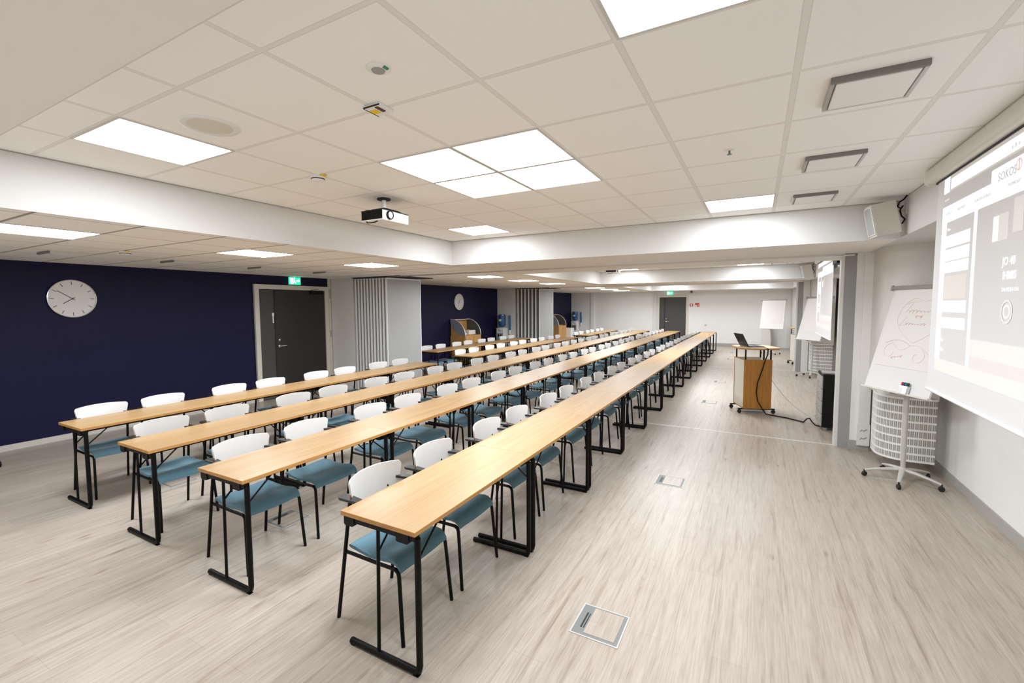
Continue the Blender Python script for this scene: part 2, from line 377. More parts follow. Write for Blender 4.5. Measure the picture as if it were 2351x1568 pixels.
# rounded column casings in the right-hand corners (floor to ceiling) with a radiator grille
def casing_outline(y, d=0.0):
    """plan: from the pier, round the corner, to the right wall; y = partition line"""
    p = [(1.205-d, y-.05)]
    p += [(x, yy) for x, yy in arc(1.205-d+.26, y-.85-d+.26, .26, 180, 270, 8)]
    p += [(1.66, y-.85-d)]
    return p
def casing_wall(y):
    o = casing_outline(y) + [(1.66, y-.02), (1.205, y-.02)]
    return MB().prism(o, 'z', .80, LO)
for k, y in enumerate(PY + [Y1]):
    struct(casing_wall(y).build('wall_column', M['offwhite'], smooth=40))
def grille(y):
    t = None
    out = casing_outline(y, .012)
    # resample the outline by length
    seg = [0]
    for a, b in zip(out, out[1:]): seg.append(seg[-1] + math.hypot(b[0]-a[0], b[1]-a[1]))
    def at(s):
        for i in range(len(seg)-1):
            if s <= seg[i+1] or i == len(seg)-2:
                f = (s-seg[i])/(seg[i+1]-seg[i]); return (out[i][0]+(out[i+1][0]-out[i][0])*f, out[i][1]+(out[i+1][1]-out[i][1])*f)
    L = seg[-1]-.015
    s0 = .40
    pts = [at(s0+(L-s0)*i/44) for i in range(45)]
    nrm = []
    for i in range(45):
        a, b = pts[max(i-1,0)], pts[min(i+1,44)]; d = math.hypot(b[0]-a[0], b[1]-a[1]); nrm.append(((b[1]-a[1])/d, -(b[0]-a[0])/d))
    z0, z1 = .14, .82
    back, fr = MB(), MB()
    def strip(mb, i0, i1, za, zb, off, th):
        vs = []
        for i in range(i0, i1+1):
            for o in (off, off+th):
                for z in (za, zb): vs.append((pts[i][0]-nrm[i][0]*-o, pts[i][1]-nrm[i][1]*-o, z))
        K = i1-i0+1; fs = []
        for i in range(K-1):
            a = i*4; b = a+4
            fs += [(a,b,b+1,a+1), (a+2,a+3,b+3,b+2), (a,a+2,b+2,b), (a+1,b+1,b+3,a+3)]
        fs += [(0,1,3,2), ((K-1)*4, (K-1)*4+2, (K-1)*4+3, (K-1)*4+1)]
        mb.add(vs, fs)
    strip(back, 0, 44, z0+.02, z1-.02, -.004, .003)
    rows = 8; h = (z1-z0)/rows
    for r in range(rows+1):
        w = .022 if r in (0, rows) else .010
        zc = z0 + h*r; strip(fr, 0, 44, zc-w*(r>0), zc+w*(r<rows), 0, .004)
    for i in range(0, 44, 2): # narrow uprights between the slots
        mid = i
        for f, wd in ((0,.006),(.5,.0025)):
            x = pts[mid][0]+(pts[min(mid+1,44)][0]-pts[mid][0])*f*2; yv = pts[mid][1]+(pts[min(mid+1,44)][1]-pts[mid][1])*f*2
            nx, ny = nrm[mid]; tx, ty = -ny, nx
            wdt = wd/2
            vs = []
            for sgn in (-1, 1):
                for o in (.0, .0035):
                    for z in (z0, z1): vs.append((x+tx*wdt*sgn+nx*o, yv+ty*wdt*sgn+ny*o, z))
            fr.add(vs, [(0,1,3,2),(4,6,7,5),(0,4,5,1),(2,3,7,6)])
    return back, fr
GR = ['white slotted radiator grille curving round the corner behind the scribbled flipchart',
      'white slotted radiator grille behind the blank flipchart beyond the first grey post',
      'white slotted radiator grille in the farthest corner beyond the second grey post']
for k, y in enumerate(PY + [Y1]):
    g = thing('radiator_grille', GR[k], 'radiator cover', (0,0,0), 0, 'radiator grilles along the right wall')
    b, f = grille(y)
    b.build('backing', M['creamd'], g, smooth=40); f.build('slotted_panel', M['whitep'], g, smooth=40)

struct(MB().box(1.242, 1.262, PY[0]-.075, PY[0]-.05, 0, LO).build('trim_45', mat('shadow_gap_brown', (.22,.17,.12,1), .6)))  # brown strip coloured as the shade in the gap beside the trunking
# cable trunking with two sockets on the pier (first partition)
g = thing('cable_trunking', 'tall white cable trunking with two sockets beside the first grey post', 'trunking', (1.195, PY[0]-.05, 0))
MB().rbox(-.075, .045, -.045, 0, .06, LO, .006, 'z').build('channel', M['whitep'], g)
MB().box(-.078, .048, -.05, -.045, .07, .33).build('socket_plate', M['whitep'], g)
mb = MB()
for z in (.25, .15): mb.tube([(-.05,-.052,z-.012),(-.035,-.056,z+.012),(-.015,-.056,z),(.0,-.056,z+.014),(.02,-.052,z+.02)], .0035, 6)
mb.build('socket_slots', M['baseb'], g)

# ------------------------------------------------------------------ doors, exit signs
def leaf_door(name, parent_loc, rz, W, H, split, mleaf, mfr):
    """local: x along the wall, y out of the wall (towards room is -y)"""
    d = bpy.data.objects.new(name, None); COL.objects.link(d); d.location = parent_loc; d.rotation_euler = (0,0,rz); d['kind'] = 'structure'
    MB().box(-.09, 0, -.05, 0, 0, H+.09).box(W, W+.09, -.05, 0, 0, H+.09).box(0, W, -.05, 0, H, H+.09).build('door_frame', mfr, d, bevel=.004)
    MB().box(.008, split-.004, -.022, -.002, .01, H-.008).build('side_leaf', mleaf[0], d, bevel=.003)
    lf = MB().box(split+.004, W-.008, -.030, -.002, .01, H-.008).build('door_leaf', mleaf[1], d, bevel=.003)
    MB().box(split-.012, split+.012, -.034, -.030, .01, H-.01).build('meeting_strip', M['dark'], d)
    MB().cyl((split+.07,-.03,1.04),(split+.07,-.085,1.04),.010).cyl((split+.07,-.08,1.04),(split+.20,-.08,1.04),.009).lathe([(.026,0),(.026,.008)], (split+.07,-.030,1.04), 20, M=Rx(PI/2)).build('door_handle', M['chrome'], lf, smooth=40)
    MB().lathe([(.022,0),(.022,.012),(.012,.014)], (split+.07,-.030,1.16), 20, M=Rx(PI/2)).build('lock', M['chrome'], lf, smooth=40)
    return d
d = leaf_door('door_1', (XL, 5.27, 0), PI/2, 1.50, 2.16, .32, (M['doorl'], M['door']), M['frame'])
MB().box(.27, .295, -.026, -.022, 1.50, 1.64).box(.262, .303, -.026, -.022, 1.64, 1.70).build('door_sign', M['whitep'], d)
MB().rbox(1.12, 1.40, -.10, -.03, 2.08, 2.15, .012, 'x').build('door_closer', M['blackplastic'], d)
MB().tube([(1.14,-.08,2.16),(1.10,-.14,2.17),(1.28,-.10,2.19)], .008).build('closer_arm', M['chrome'], d)
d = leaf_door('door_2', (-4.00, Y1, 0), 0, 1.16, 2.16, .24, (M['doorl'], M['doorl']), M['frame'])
# service pipe and cable duct beside the double door
g = thing('wall_duct', 'cream service duct running up the wall right of the navy double door', 'duct', (XL, 6.905, 0))
MB().rbox(0, .05, -.035, .0, 0, LO, .008, 'z').cyl((.03,.012,0),(.03,.012,LO),.012,10).build('channel', M['frame'], g)
MB().box(.05, .06, -.03, -.005, 1.15, 1.30).box(.05,.056,-.03,-.005,2.0,2.2).build('clips', M['baseb'], g)

def exit_sign(label, loc, rz):
    g = thing('exit_sign', label, 'sign', loc, rz, 'green running man exit signs')
    MB().box(-.13, .13, -.03, 0, -.075, .075).build('housing', M['green'], g, bevel=.003)
    m = MB()
    # doorway, arrow and running figure
    m.box(-.115, -.045, -.033, -.030, -.06, .06)
    m.prism([(.03,-.012),(.075,-.012),(.075,-.035),(.115,.005),(.075,.045),(.075,.02),(.03,.02)], 'y', -.033, -.030)
    m.prism([(-.03,.035),(-.012,.035),(.0,.0),(.028,-.05),(.012,-.055),(-.012,-.018),(-.035,-.055),(-.05,-.05),(-.028,.0)], 'y', -.034, -.030)
    m.prism([(a,b) for a,b in arc(-.012,.052,.013,0,330,10)], 'y', -.034, -.030)
    m.build('pictogram', M['greenw'], g)
    MB().box(-.02,.02,-.02,-.005,.075,.10).build('bracket', M['whitep'], g)
    return g
exit_sign('lit green exit sign with running figure above the double door by the clock', (XL+.002, 6.06, 2.345), PI/2)
exit_sign('small lit green exit sign above the grey door in the far wall', (-3.55, Y1-.002, 2.345), 0)
# far wall signs
def round_sign():
    g = thing('fire_sign', 'round red sign on the far wall right of the grey door', 'sign', (-2.62, Y1, 1.80))
    MB().lathe([(.075,0),(.075,.012)], (0,0,0), 24, M=Rx(PI/2)).build('plate', M['red'], g)
    MB().rbox(-.025,.025,-.016,-.012,-.055,.055,.02,'y').build('symbol', M['whitep'], g)
round_sign()
g = thing('fire_hose_sign', 'square red symbol sign on the far wall beside the round red one', 'sign', (-2.38, Y1, 1.80))
MB().box(-.09,.09,-.01,0,-.085,.085).build('plate', M['red'], g)
MB().box(-.08,-.01,-.014,-.01,-.08,.0).box(.03,.05,-.014,-.01,-.08,.03).build('symbol', M['whitep'], g)
o = MB().lathe([(.001,-.05),(.04,-.045),(.052,-.02),(.052,0)], (-2.62,Y1-.055,2.40), 16).box(-2.65,-2.59,Y1-.06,Y1,2.37,2.43).build('alarm_beacon', M['darkred'], smooth=40)
tag(o, 'dark red alarm beacon high on the far wall right of the exit sign', 'alarm')
o = MB().box(-2.05,-1.97,Y1-.012,Y1,.86,.94).build('wall_socket', M['basel']); tag(o, 'small pale wall socket on the far wall above the last aisle table', 'socket')

# ------------------------------------------------------------------ ceiling lights and fittings
LIGHTS = []
def lamp_proto():
    g = thing('ceiling_light', 'square lit ceiling panel over the near tables, front left of the block of four', 'light', (0,0,0), 0, 'square ceiling light panels')
    f = MB(); w = .297
    for a in (0, 1):
        for s in (-1, 1):
            if a: f.box(min(s*w,s*(w-.014)), max(s*w,s*(w-.014)), -w, w, -.004, 0)
            else: f.box(-w+.014, w-.014, min(s*w,s*(w-.014)), max(s*w,s*(w-.014)), -.004, 0)
    f.build('frame', M['lightframe'], g)
    d = MB(); d.quad((-w+.014,-w+.014,-.003),(-w+.014,w-.014,-.003),(w-.014,w-.014,-.003),(w-.014,-w+.014,-.003)); d.build('diffuser', M['lamp'], g)
    return g
def bright(g):
    for c in g.children:
        if c.name.startswith('diffuser'): c.data = LB
L0 = lamp_proto()
LB = [c for c in L0.children if c.name.startswith('diffuser')][0].data.copy(); LB.materials[0] = M['lampb']
def gp(i, j, dy=0): return (GX+.6*(i+.5), GY+.6*(j+.5)+dy, HI)
wells = ['over the near tables', 'in the second raised ceiling', 'in the farthest raised ceiling']
cells = [(-2,1,'front left of the block of four'), (-1,1,'front right of the block of four'), (-2,2,'back left of the block of four'), (-1,2,'back right of the block of four'),
         (-4,-1,'beside the round ceiling speaker'), (1,-1,'alone near the front edge'), (-4,5,'near the inner left corner'), (1,5,'near the vents by the beam')]
first = True
for k in range(3):
    for i, j, w in cells:
        x, y, z = gp(i, j, PER*k)
        if first: L0.location = (x, y, z); first = False; continue
        lab = 'square lit ceiling panel %s, %s' % (wells[k], w)
        dup(L0, (x, y, z), 0, lab)
lowY = [(1.42,'first from the near end'),(3.22,'second from the near end'),(5.02,'third from the near end'),(8.27,'just past the first partition'),(10.07,'level with the wooden cabinet'),(11.87,'level with the far clock'),
        (15.67,'just past the second partition'),(17.47,'second past the second partition'),(19.27,'last before the far wall')]
for y, w in lowY:
    g = dup(L0, (-5.1, y, LO), 0, 'square lit panel in the low ceiling, %s' % w, 'light panels in the low ceiling')
    bright(g)

# raised square vents
V0 = thing('ceiling_vent', 'square framed vent in the near raised ceiling, closest to the camera', 'vent', gp(2,1), 0, 'square ceiling vents')
w = .165
for a_, b_, c_, d_, mt in ((-w,w,-w,-w+.016,'slot'),(-w,w,w-.016,w,'ventr'),(-w,-w+.016,-w+.016,w-.016,'ventg'),(w-.016,w,-w+.016,w-.016,'ventr')):  # shading put into the side colours: near dark, left grey, others pale
    MB().box(a_,b_,c_,d_,-.027 if mt != 'slot' else -.025,0).build('near_side' if mt == 'slot' else 'vent_frame', M[mt], V0, bevel=.002)
MB().box(-w+.022,w-.022,-w+.022,w-.022,-.029,-.010).build('face_plate', M['ventp'], V0, bevel=.004)
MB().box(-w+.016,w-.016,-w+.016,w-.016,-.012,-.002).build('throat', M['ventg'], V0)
vn = ['closest to the camera', 'middle of the three by the screen', 'nearest the cross beam']
for k in range(3):
    for q, j in enumerate((1,3,5)):
        if k == 0 and q == 0: continue
        dup(V0, gp(2,j,PER*k), 0, 'square framed vent in the %s raised ceiling, %s' % (['near','second','farthest'][k], vn[q]))
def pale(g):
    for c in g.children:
        if c.name.startswith('near_side'):
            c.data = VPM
VPM = [c for c in V0.children if c.name.startswith('near_side')][0].data.copy(); VPM.materials[0] = M['ventf']
lv = ['above the big clock', 'second along from the big clock', 'third along from the big clock', 'above the double door']
lv2 = ['just past the first partition', 'before the far clock', 'above the far clock', 'above the nearer water cooler']
for k, names in enumerate((lv, lv2)):
    for y, nm in zip((2.02,3.20,4.38,5.56), names):
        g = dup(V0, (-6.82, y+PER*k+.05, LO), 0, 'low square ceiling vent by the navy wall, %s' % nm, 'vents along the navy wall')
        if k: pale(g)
for y, nm in zip((2.02,3.20,4.38), ('first','second','third')):
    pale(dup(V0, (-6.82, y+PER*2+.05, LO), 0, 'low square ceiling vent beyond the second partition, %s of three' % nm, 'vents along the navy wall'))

g = thing('ceiling_speaker', 'round cream ceiling speaker beside the left light panel', 'speaker', (GX-.6*2.53, GY-.3, HI))
MB().lathe([(.105,0),(.105,-.006),(.135,-.010),(.142,-.004),(.142,0)], n=40, caps=False).build('ring', M['whitep'], g, smooth=50)
MB().lathe([(.0005,-.013),(.06,-.012),(.106,-.007),(.106,-.001)], n=40).build('speaker_mesh', mat('cream_mesh', (.68,.66,.57,1), .6), g, smooth=50)
g = thing('ceiling_sensor', 'small round ceiling sensor with a green light near the camera', 'sensor', (GX-.6*.51, GY-.6*.48, HI))
MB().lathe([(.05,0),(.05,-.004),(.035,-.012),(.02,-.008),(.0005,-.008)], n=28).build('ring', M['whitep'], g, smooth=30)
MB().lathe([(.028,-.010),(.026,-.014),(.020,-.013)], n=28).build('lens_ring', M['grey'], g, smooth=50)
MB().box(.034,.046,-.012,.012,-.012,-.006).build('led', M['greend'], g)
g = thing('ceiling_detector_box', 'small white square box with a yellow tag on a ceiling crossing', 'detector', (GX-.6*.96, GY-.012, HI))
MB().box(-.05,.05,-.05,.05,-.014,0).build('housing', M['whitep'], g, bevel=.002)
MB().box(-.052,.052,-.053,-.05,-.015,-.008).box(-.053,-.05,-.052,.052,-.015,-.008).build('gap', M['dark'], g)
MB().box(-.045,-.004,-.02,.02,-.016,-.014).build('yellow_tag', M['yellow'], g)
MB().box(.012,.03,-.04,.015,-.018,-.014).build('dark_window', M['darkred'], g)
def smoke(loc, label, s=1):
    g = thing('smoke_detector', label, 'smoke detector', loc, 0, 'ceiling smoke detectors')
    MB().lathe([(.05*s,0),(.052*s,-.012*s),(.044*s,-.035*s),(.0005,-.045*s)], n=24).build('housing', M['whitep'], g, smooth=30)
    MB().lathe([(.0475*s,-.022*s),(.0492*s,-.022*s),(.0485*s,-.029*s),(.0465*s,-.029*s)], n=24, caps=False).build('vent_slots', M['dark'], g)
    MB().box(.035*s,.085*s,-.02*s,.012*s,-.010*s,-.002).build('yellow_tag', M['yellow'], g)
    return g
smoke((GX-.6*3.03, GY+.6*1.03, HI), 'round white smoke detector with yellow tag near the projector')
smoke((-6.06, 2.35, LO), 'small smoke detector with yellow tag in the low ceiling before the clock wall')
def sprinkler(loc, label):
    g = thing('sprinkler_head', label, 'sprinkler', loc, 0, 'ceiling sprinklers')
    MB().lathe([(.035,0),(.033,-.005),(.015,-.009),(.0005,-.009)], n=20).build('rosette', M['whitep'], g, smooth=40)
    MB().cyl((0,0,-.005),(0,0,-.03),.006,8).lathe([(.0005,-.034),(.014,-.033),(.014,-.030)], n=12).build('nozzle', M['brass'], g)
    return g
sprinkler((GX+.6*1.5, GY+.6*2.53, HI), 'tiny white sprinkler in the raised ceiling between light panel and vents')
sprinkler((-6.30, 9.4, LO+.001), 'tiny sprinkler in the low ceiling just past the first partition')

# ------------------------------------------------------------------ clocks
def clock(loc, label, h, mn):
    g = thing('wall_clock', label, 'clock', loc, PI/2, 'round wall clocks')   # local x along wall (+Y world), -y to the room
    MB().lathe([(.252,0),(.262,0),(.266,.02),(.262,.034),(.254,.036)], n=56, M=Rx(PI/2), caps=False).build('rim', M['chrome'], g, smooth=40)
    MB().lathe([(.253,0),(.253,.026)], n=56, M=Rx(PI/2)).build('face', M['clockf'], g, smooth=40)
    for k in range(12): MB().box(-.003,.003,-.0285,-.026,.19,.235).xf(Ry(PI/6*k)).build('hour_mark', M['ink'], g)
    m = MB()
    for ang, L, w, y in ((h,.12,.0035,-.031),(mn,.19,.0028,-.034)):
        R = Ry(math.radians(ang)); t_ = MB().box(-w,w,y,y+.002,-.03,L); m.add([R @ Vector(p) for p in t_.v], t_.f)
    m.lathe([(.008,0.026),(.008,.036)], n=12, M=Rx(PI/2)); m.build('hands', M['ink'], g)
    return g
clock((XL, 2.595, 1.945), 'large round white clock on the near navy wall', 235, 305)
clock((XL, 11.88, 1.945), 'distant round white clock on the navy wall above the wooden cabinet', 30, 200)

# ------------------------------------------------------------------ folding partitions parked at the left
def partition(y, label, npan, x0, x1, wob):
    g = thing('folding_partition', label, 'partition', (0,0,0), 0, 'grey folding partitions')
    for i in range(npan):
        x = x0+(x1-x0)*i/(npan-1)
        ang = wob*(1 if i % 2 else -1)
        last = i == npan-1
        if last: ang = .10
        Mx = T(x, y-.06, 0) @ Rz(-ang)
        p = MB().box(-.018,.018,.012,.95,.02,LO-.03).xf(Mx).build('panel', M['panel'], g)
        e = MB().box(-.021,.021,0,.013,.02,LO-.03).box(-.021,.021,.95,.963,.02,LO-.03).box(-.020,.020,.013,.95,LO-.055,LO-.028).box(-.020,.020,.013,.95,.012,.03).xf(Mx).build('panel_frame', M['edgew'], p)
        MB().cyl((x, y+.03, LO-.03), (x, y+.03, LO-.005), .008, 8).build('hanger', M['dark'], p)
    return g
partition(PY[0], 'stack of grey folding partition panels parked by the navy double door', 11, -7.55, -6.68, .03)
partition(PY[1], 'stack of grey folding partition panels parked past the wooden cabinet', 7, -7.50, -6.66, .05)
struct(MB().box(-7.62,-6.3,PY[0]-.1,PY[0]+1.0,LO-.012,LO-.0005).build('trim_40', M['dark']))
struct(MB().box(-7.62,-6.3,PY[1]-.1,PY[1]+1.0,LO-.012,LO-.0005).build('trim_41', M['dark']))

# ------------------------------------------------------------------ tables
TL = 1.276
def make_table(label):
    t = thing('training_table', label, 'table', (0,0,0), 0)
    h = TL/2-.002
    top = MB().box(-.248,.248,-h,h,.725,.746).build('tabletop', M['oak'], t, bevel=.001)
    MB().box(-.25,-.2481,-h,h,.7235,.7455).box(.2481,.25,-h,h,.7235,.7455).box(-.25,.25,-h-.0015,-h,.7235,.7455).box(-.25,.25,h,h+.0015,.7235,.7455).build('edge_band', M['oakedge'], top)
    for s in (-1, 1):
        yy = s*(h-.034)
        pts = [(.236,yy,.70),(.236,yy,.052),(.230,yy,.030),(.214,yy,.0185),(-.235,yy,.0165)]
        MB().tube(pts, .0165, 10).box(.20,.232,yy-.012,yy+.012,0,.006).box(-.232,-.205,yy-.012,yy+.012,0,.006).build('leg', M['black'], t, smooth=45)
        MB().tube([(-.02,yy,.70),(-.035,yy,.025)], .0095, 8).build('support_post', M['black'], t, smooth=45)
        MB().box(-.215,.235,yy-.018,yy+.018,.688,.7235).rbox(-.24,-.17,yy-.024,yy+.024,.668,.7235,.012,'y').rbox(.12,.20,yy-.024,yy+.024,.668,.7235,.012,'y').build('crossbar', M['blackplastic'], t)
        for x, z in ((-.03,.55),(.232,.58)): MB().tube([(x,yy,z),(x,yy-s*.17,.722)], .0055, 6).build('folding_strut', M['black'], t)
    for x in (-.19,.165): MB().box(x,x+.025,-h+.05,h-.05,.698,.7235).build('rail', M['black'], t)
    return t

# ------------------------------------------------------------------ chairs (face +x)
def make_chair(label):
    c = thing('training_chair', label, 'chair', (0,0,0), 0)
    # seat: rear flat, slight dip, waterfall front
    prof = [(-.172,.447),(-.165,.456),(-.12,.455),(-.06,.446),(0,.441),(.06,.444),(.11,.452),(.155,.457),(.185,.452),(.208,.436),(.222,.414),(.226,.396)]
    und = [(.216,.394),(.206,.408),(.185,.420),(.15,.424),(.08,.418),(0,.412),(-.08,.418),(-.15,.424),(-.168,.430)]
    ring = prof + und; N = len(ring); K = 9; vs = []
    for j in range(K):
        v = -1+2*j/(K-1); y = .205*v*(1.0)
        for i, (x, z) in enumerate(ring):
            wid = 1.0 - .06*max(0, (-x)/.17) ; sag = .010*(1-v*v) if i < len(prof) else 0
            edge = .006*(abs(v) > .99)
            zz = z - sag - (edge if i < len(prof) else -edge)
            vs.append((x, y*wid, zz))
    fs = [(j*N+i, j*N+(i+1)%N, (j+1)*N+(i+1)%N, (j+1)*N+i) for j in range(K-1) for i in range(N)]
    fs += [tuple(range(N-1,-1,-1)), tuple((K-1)*N+i for i in range(N))]
    MB().add(vs, fs).build('seat', M['teal'], c, smooth=60)
    # backrest: bent ply, wider at the top
    K = 17; rows = 14; vs = []; fs = []; mi = []
    zt, zb = .826, .655
    def bp(u, v, off):
        # u -1..1 sideways, v 0 bottom .. 1 top
        low = 0
        hw = .198 + .016*max(0, (v-.4)/.6)
        if v > .86: hw -= .016*((v-.86)/.14)**2
        if v < .34: hw -= .070*(1-v/.34)**2           # rounded lower corners
        y = u*hw; c = .066 + .030*low; b = abs(y/.216)**2.3
        x = -.186 + c*b - .014*(v-.5)
        z = zb + (zt-zb)*v + .010*(1-u*u)*v
        g_ = c*2.3*abs(y/.216)**1.3/.216*(1 if y > 0 else -1)
        nx = 1/math.sqrt(1+g_*g_); ny = -g_*nx
        return (x-nx*off, y-ny*off, z)
    for side, off in ((0,0),(1,.010)):
        for r in range(rows):
            for k in range(K): vs.append(bp(-1+2*k/(K-1), (r/(rows-1)), off))
    n = rows*K
    for r in range(rows-1):
        for k in range(K-1):
            a = r*K+k; fs.append((a,a+1,a+K+1,a+K)); mi.append(0); b = n+a; fs.append((b,b+K,b+K+1,b+1)); mi.append(0)
    loop = [k for k in range(K)] + [r*K+K-1 for r in range(1,rows)] + [(rows-1)*K+k for k in range(K-2,-1,-1)] + [r*K for r in range(rows-2,0,-1)]
    for i in range(len(loop)):
        a, b = loop[i], loop[(i+1)%len(loop)]; fs.append((a, n+a, n+b, b)); mi.append(1 if (a % K in (0, K-1) and b % K in (0, K-1) and a//K < 8) else 0)
    m = MB(); m.v = vs; m.f = fs; m.m = mi
    for s in (-1, 1):      # lower tabs that wrap forward under the armrests
        L_ = [(-.150,.186,.668,.716),(-.120,.204,.670,.716),(-.090,.214,.674,.716),(-.055,.220,.680,.715),(-.025,.223,.688,.713)]
        wv_ = [(x+o*.4, s*(y-o), z) for x, y, z0, z1 in L_ for o in (0,.010) for z in (z0,z1)]
        wf = [q for i in range(4) for q in ((i*4,i*4+4,i*4+5,i*4+1),(i*4+2,i*4+3,i*4+7,i*4+6),(i*4+1,i*4+5,i*4+7,i*4+3),(i*4,i*4+2,i*4+6,i*4+4))]
        m.add(wv_, wf + [(0,1,3,2),(16,18,19,17)])
    m.build('backrest', [M['back'], M['birch']], c, smooth=50)
    m = MB()
    for s in (-1, 1):   # bolts
        y = s*.12; x = -.190+.085*(y/.216)**2
        m.lathe([(.0005,.0),(.0055,.001),(.0055,.006)], (x+.004,y,.685), 8, M=Ry(-PI/2))
    pts = []
    for k in range(9):
        y = -.192+.384*k/8; pts.append((-.196+.055*(y/.19)**2, y, .648))
    m.tube(pts, .008, 6)
    m.build('back_support', M['black'], c)
    for s in (-1, 1):
        MB().tube([(-.245,s*.219,0),(-.139,s*.205,.715)], .0108, 8).build('leg', M['black'], c, smooth=45)
        MB().tube([(.246,s*.219,0),(.214,s*.205,.372),(.205,s*.203,.392),(.186,s*.202,.402)], .0108, 8).build('leg', M['black'], c, smooth=45)
        MB().tube([(.190,s*.202,.402),(.05,s*.200,.400),(-.185,s*.204,.408)], .010, 8).build('side_rail', M['black'], c, smooth=45)
        out = [(-.212,.225),(-.190,.236),(-.06,.232),(-.030,.222),(-.030,.190),(-.09,.180),(-.15,.172),(-.200,.178),(-.214,.200)]
        MB().prism([(x, s*y) for x, y in out], 'z', .717, .733).build('armrest', M['armpad'], c, bevel=.004)
    return c

rows = {
 # name: (right edge x, first y, tables, phrase)
 'A': (-1.385, 1.588, 14, 'in the row beside the aisle'),
 'B': (-2.742, 1.580, 14, 'second row from the aisle'),
 'C': (-3.945, 1.595, 14, 'third row from the aisle'),
 'D': (-5.215, 1.618, 4, 'short row by the navy double door'),
 'E': (-5.230, 7.980, 5, 'fourth row, past the first partition'),
 'F': (-6.560, 8.450, 4, 'row nearest the wooden cabinet'),
 'G': (-5.240, 15.450, 3, 'short row near the far wall'),
}
ORD = ['first','second','third','fourth','fifth','sixth','seventh','eighth','ninth','tenth','eleventh','twelfth','thirteenth','fourteenth','fifteenth','sixteenth',
 'seventeenth','eighteenth','nineteenth','twentieth','twenty-first','twenty-second','twenty-third','twenty-fourth','twenty-fifth','twenty-sixth','twenty-seventh','twenty-eighth']
tproto = cproto = None
for r, (xr, y0, n, ph) in rows.items():
    ci = 0
    for i in range(n):
        loc = (xr-.25, y0+TL*(i+.5), 0)
        lab = 'narrow oak-topped folding table, %s from near end, %s' % (ORD[i], ph)
        gname = 'oak tables, %s' % ph
        if tproto is None:
            tproto = make_table(lab); tproto.location = loc; tproto['group'] = gname
        else: dup(tproto, loc, 0, lab, gname)
        for dy in (.365, .915):
            jy = random.uniform(-.012,.012); jx = random.uniform(-.012,.006); jr = random.uniform(-.03,.03)
            if i < 3: jx *= .5; jy *= .4; jr *= .5
            cl = (xr-.462+jx, y0+TL*i+dy+jy, 0)
            lab = 'white-backed teal chair, %s from near end, %s' % (ORD[ci], ph)
            gn = 'teal chairs, %s' % ph
            if cproto is None:
                cproto = make_chair(lab); cproto.location = cl; cproto.rotation_euler = (0,0,jr); cproto['group'] = gn
            else: dup(cproto, cl, jr, lab, gn)
            ci += 1

# ------------------------------------------------------------------ floor boxes
def floor_box(label):
    g = thing('floor_box', label, 'floor socket', (0,0,0), 0, 'floor socket boxes')
    w = .128; q = .008
    MB().box(-w-q,w+q,-w-q,-w,0,.003).box(-w-q,w+q,w,w+q,0,.003).box(-w-q,-w,-w,w,0,.003).box(w,w+q,-w,w,0,.003).build('rim', M['boxw'], g)
    MB().box(-w,w,-w,w,0,.0022).build('lid_frame', M['brass'], g)
    MB().box(-w+.065,w-.020,-w+.022,w-.010,.0022,.0035).build('lid_inlay', M['floor'], g)
    MB().box(-w+.035,-w+.042,-.07,.06,.0022,.006).box(-w+.050,-w+.056,-.07,.06,.0022,.003).build('lid_handle', M['dark'], g)
    return g
fb = floor_box('steel-framed floor socket box in the open aisle, nearest the camera'); fb.location = (-.735, 2.395, 0)
for x, y, l in ((-.74,4.78,'steel-framed floor socket box in the aisle, second from the camera'),(-.74,9.10,'floor socket box in the aisle level with the lectern'),
                (-.73,11.60,'floor socket box in the aisle just past the lectern'),(-.73,16.7,'faint floor socket box in the aisle past the second partition'),(-.73,19.0,'faint floor socket box in the aisle nearest the far wall'),
                (-2.25,2.37,'floor socket box under the first chair beside the aisle'),(-3.48,2.375,'floor socket box below the front chairs, second row from the aisle'),(-5.27,2.375,'floor socket box beneath the front tables, short row by the door')):
    dup(fb, (x, y, 0), 0, l)

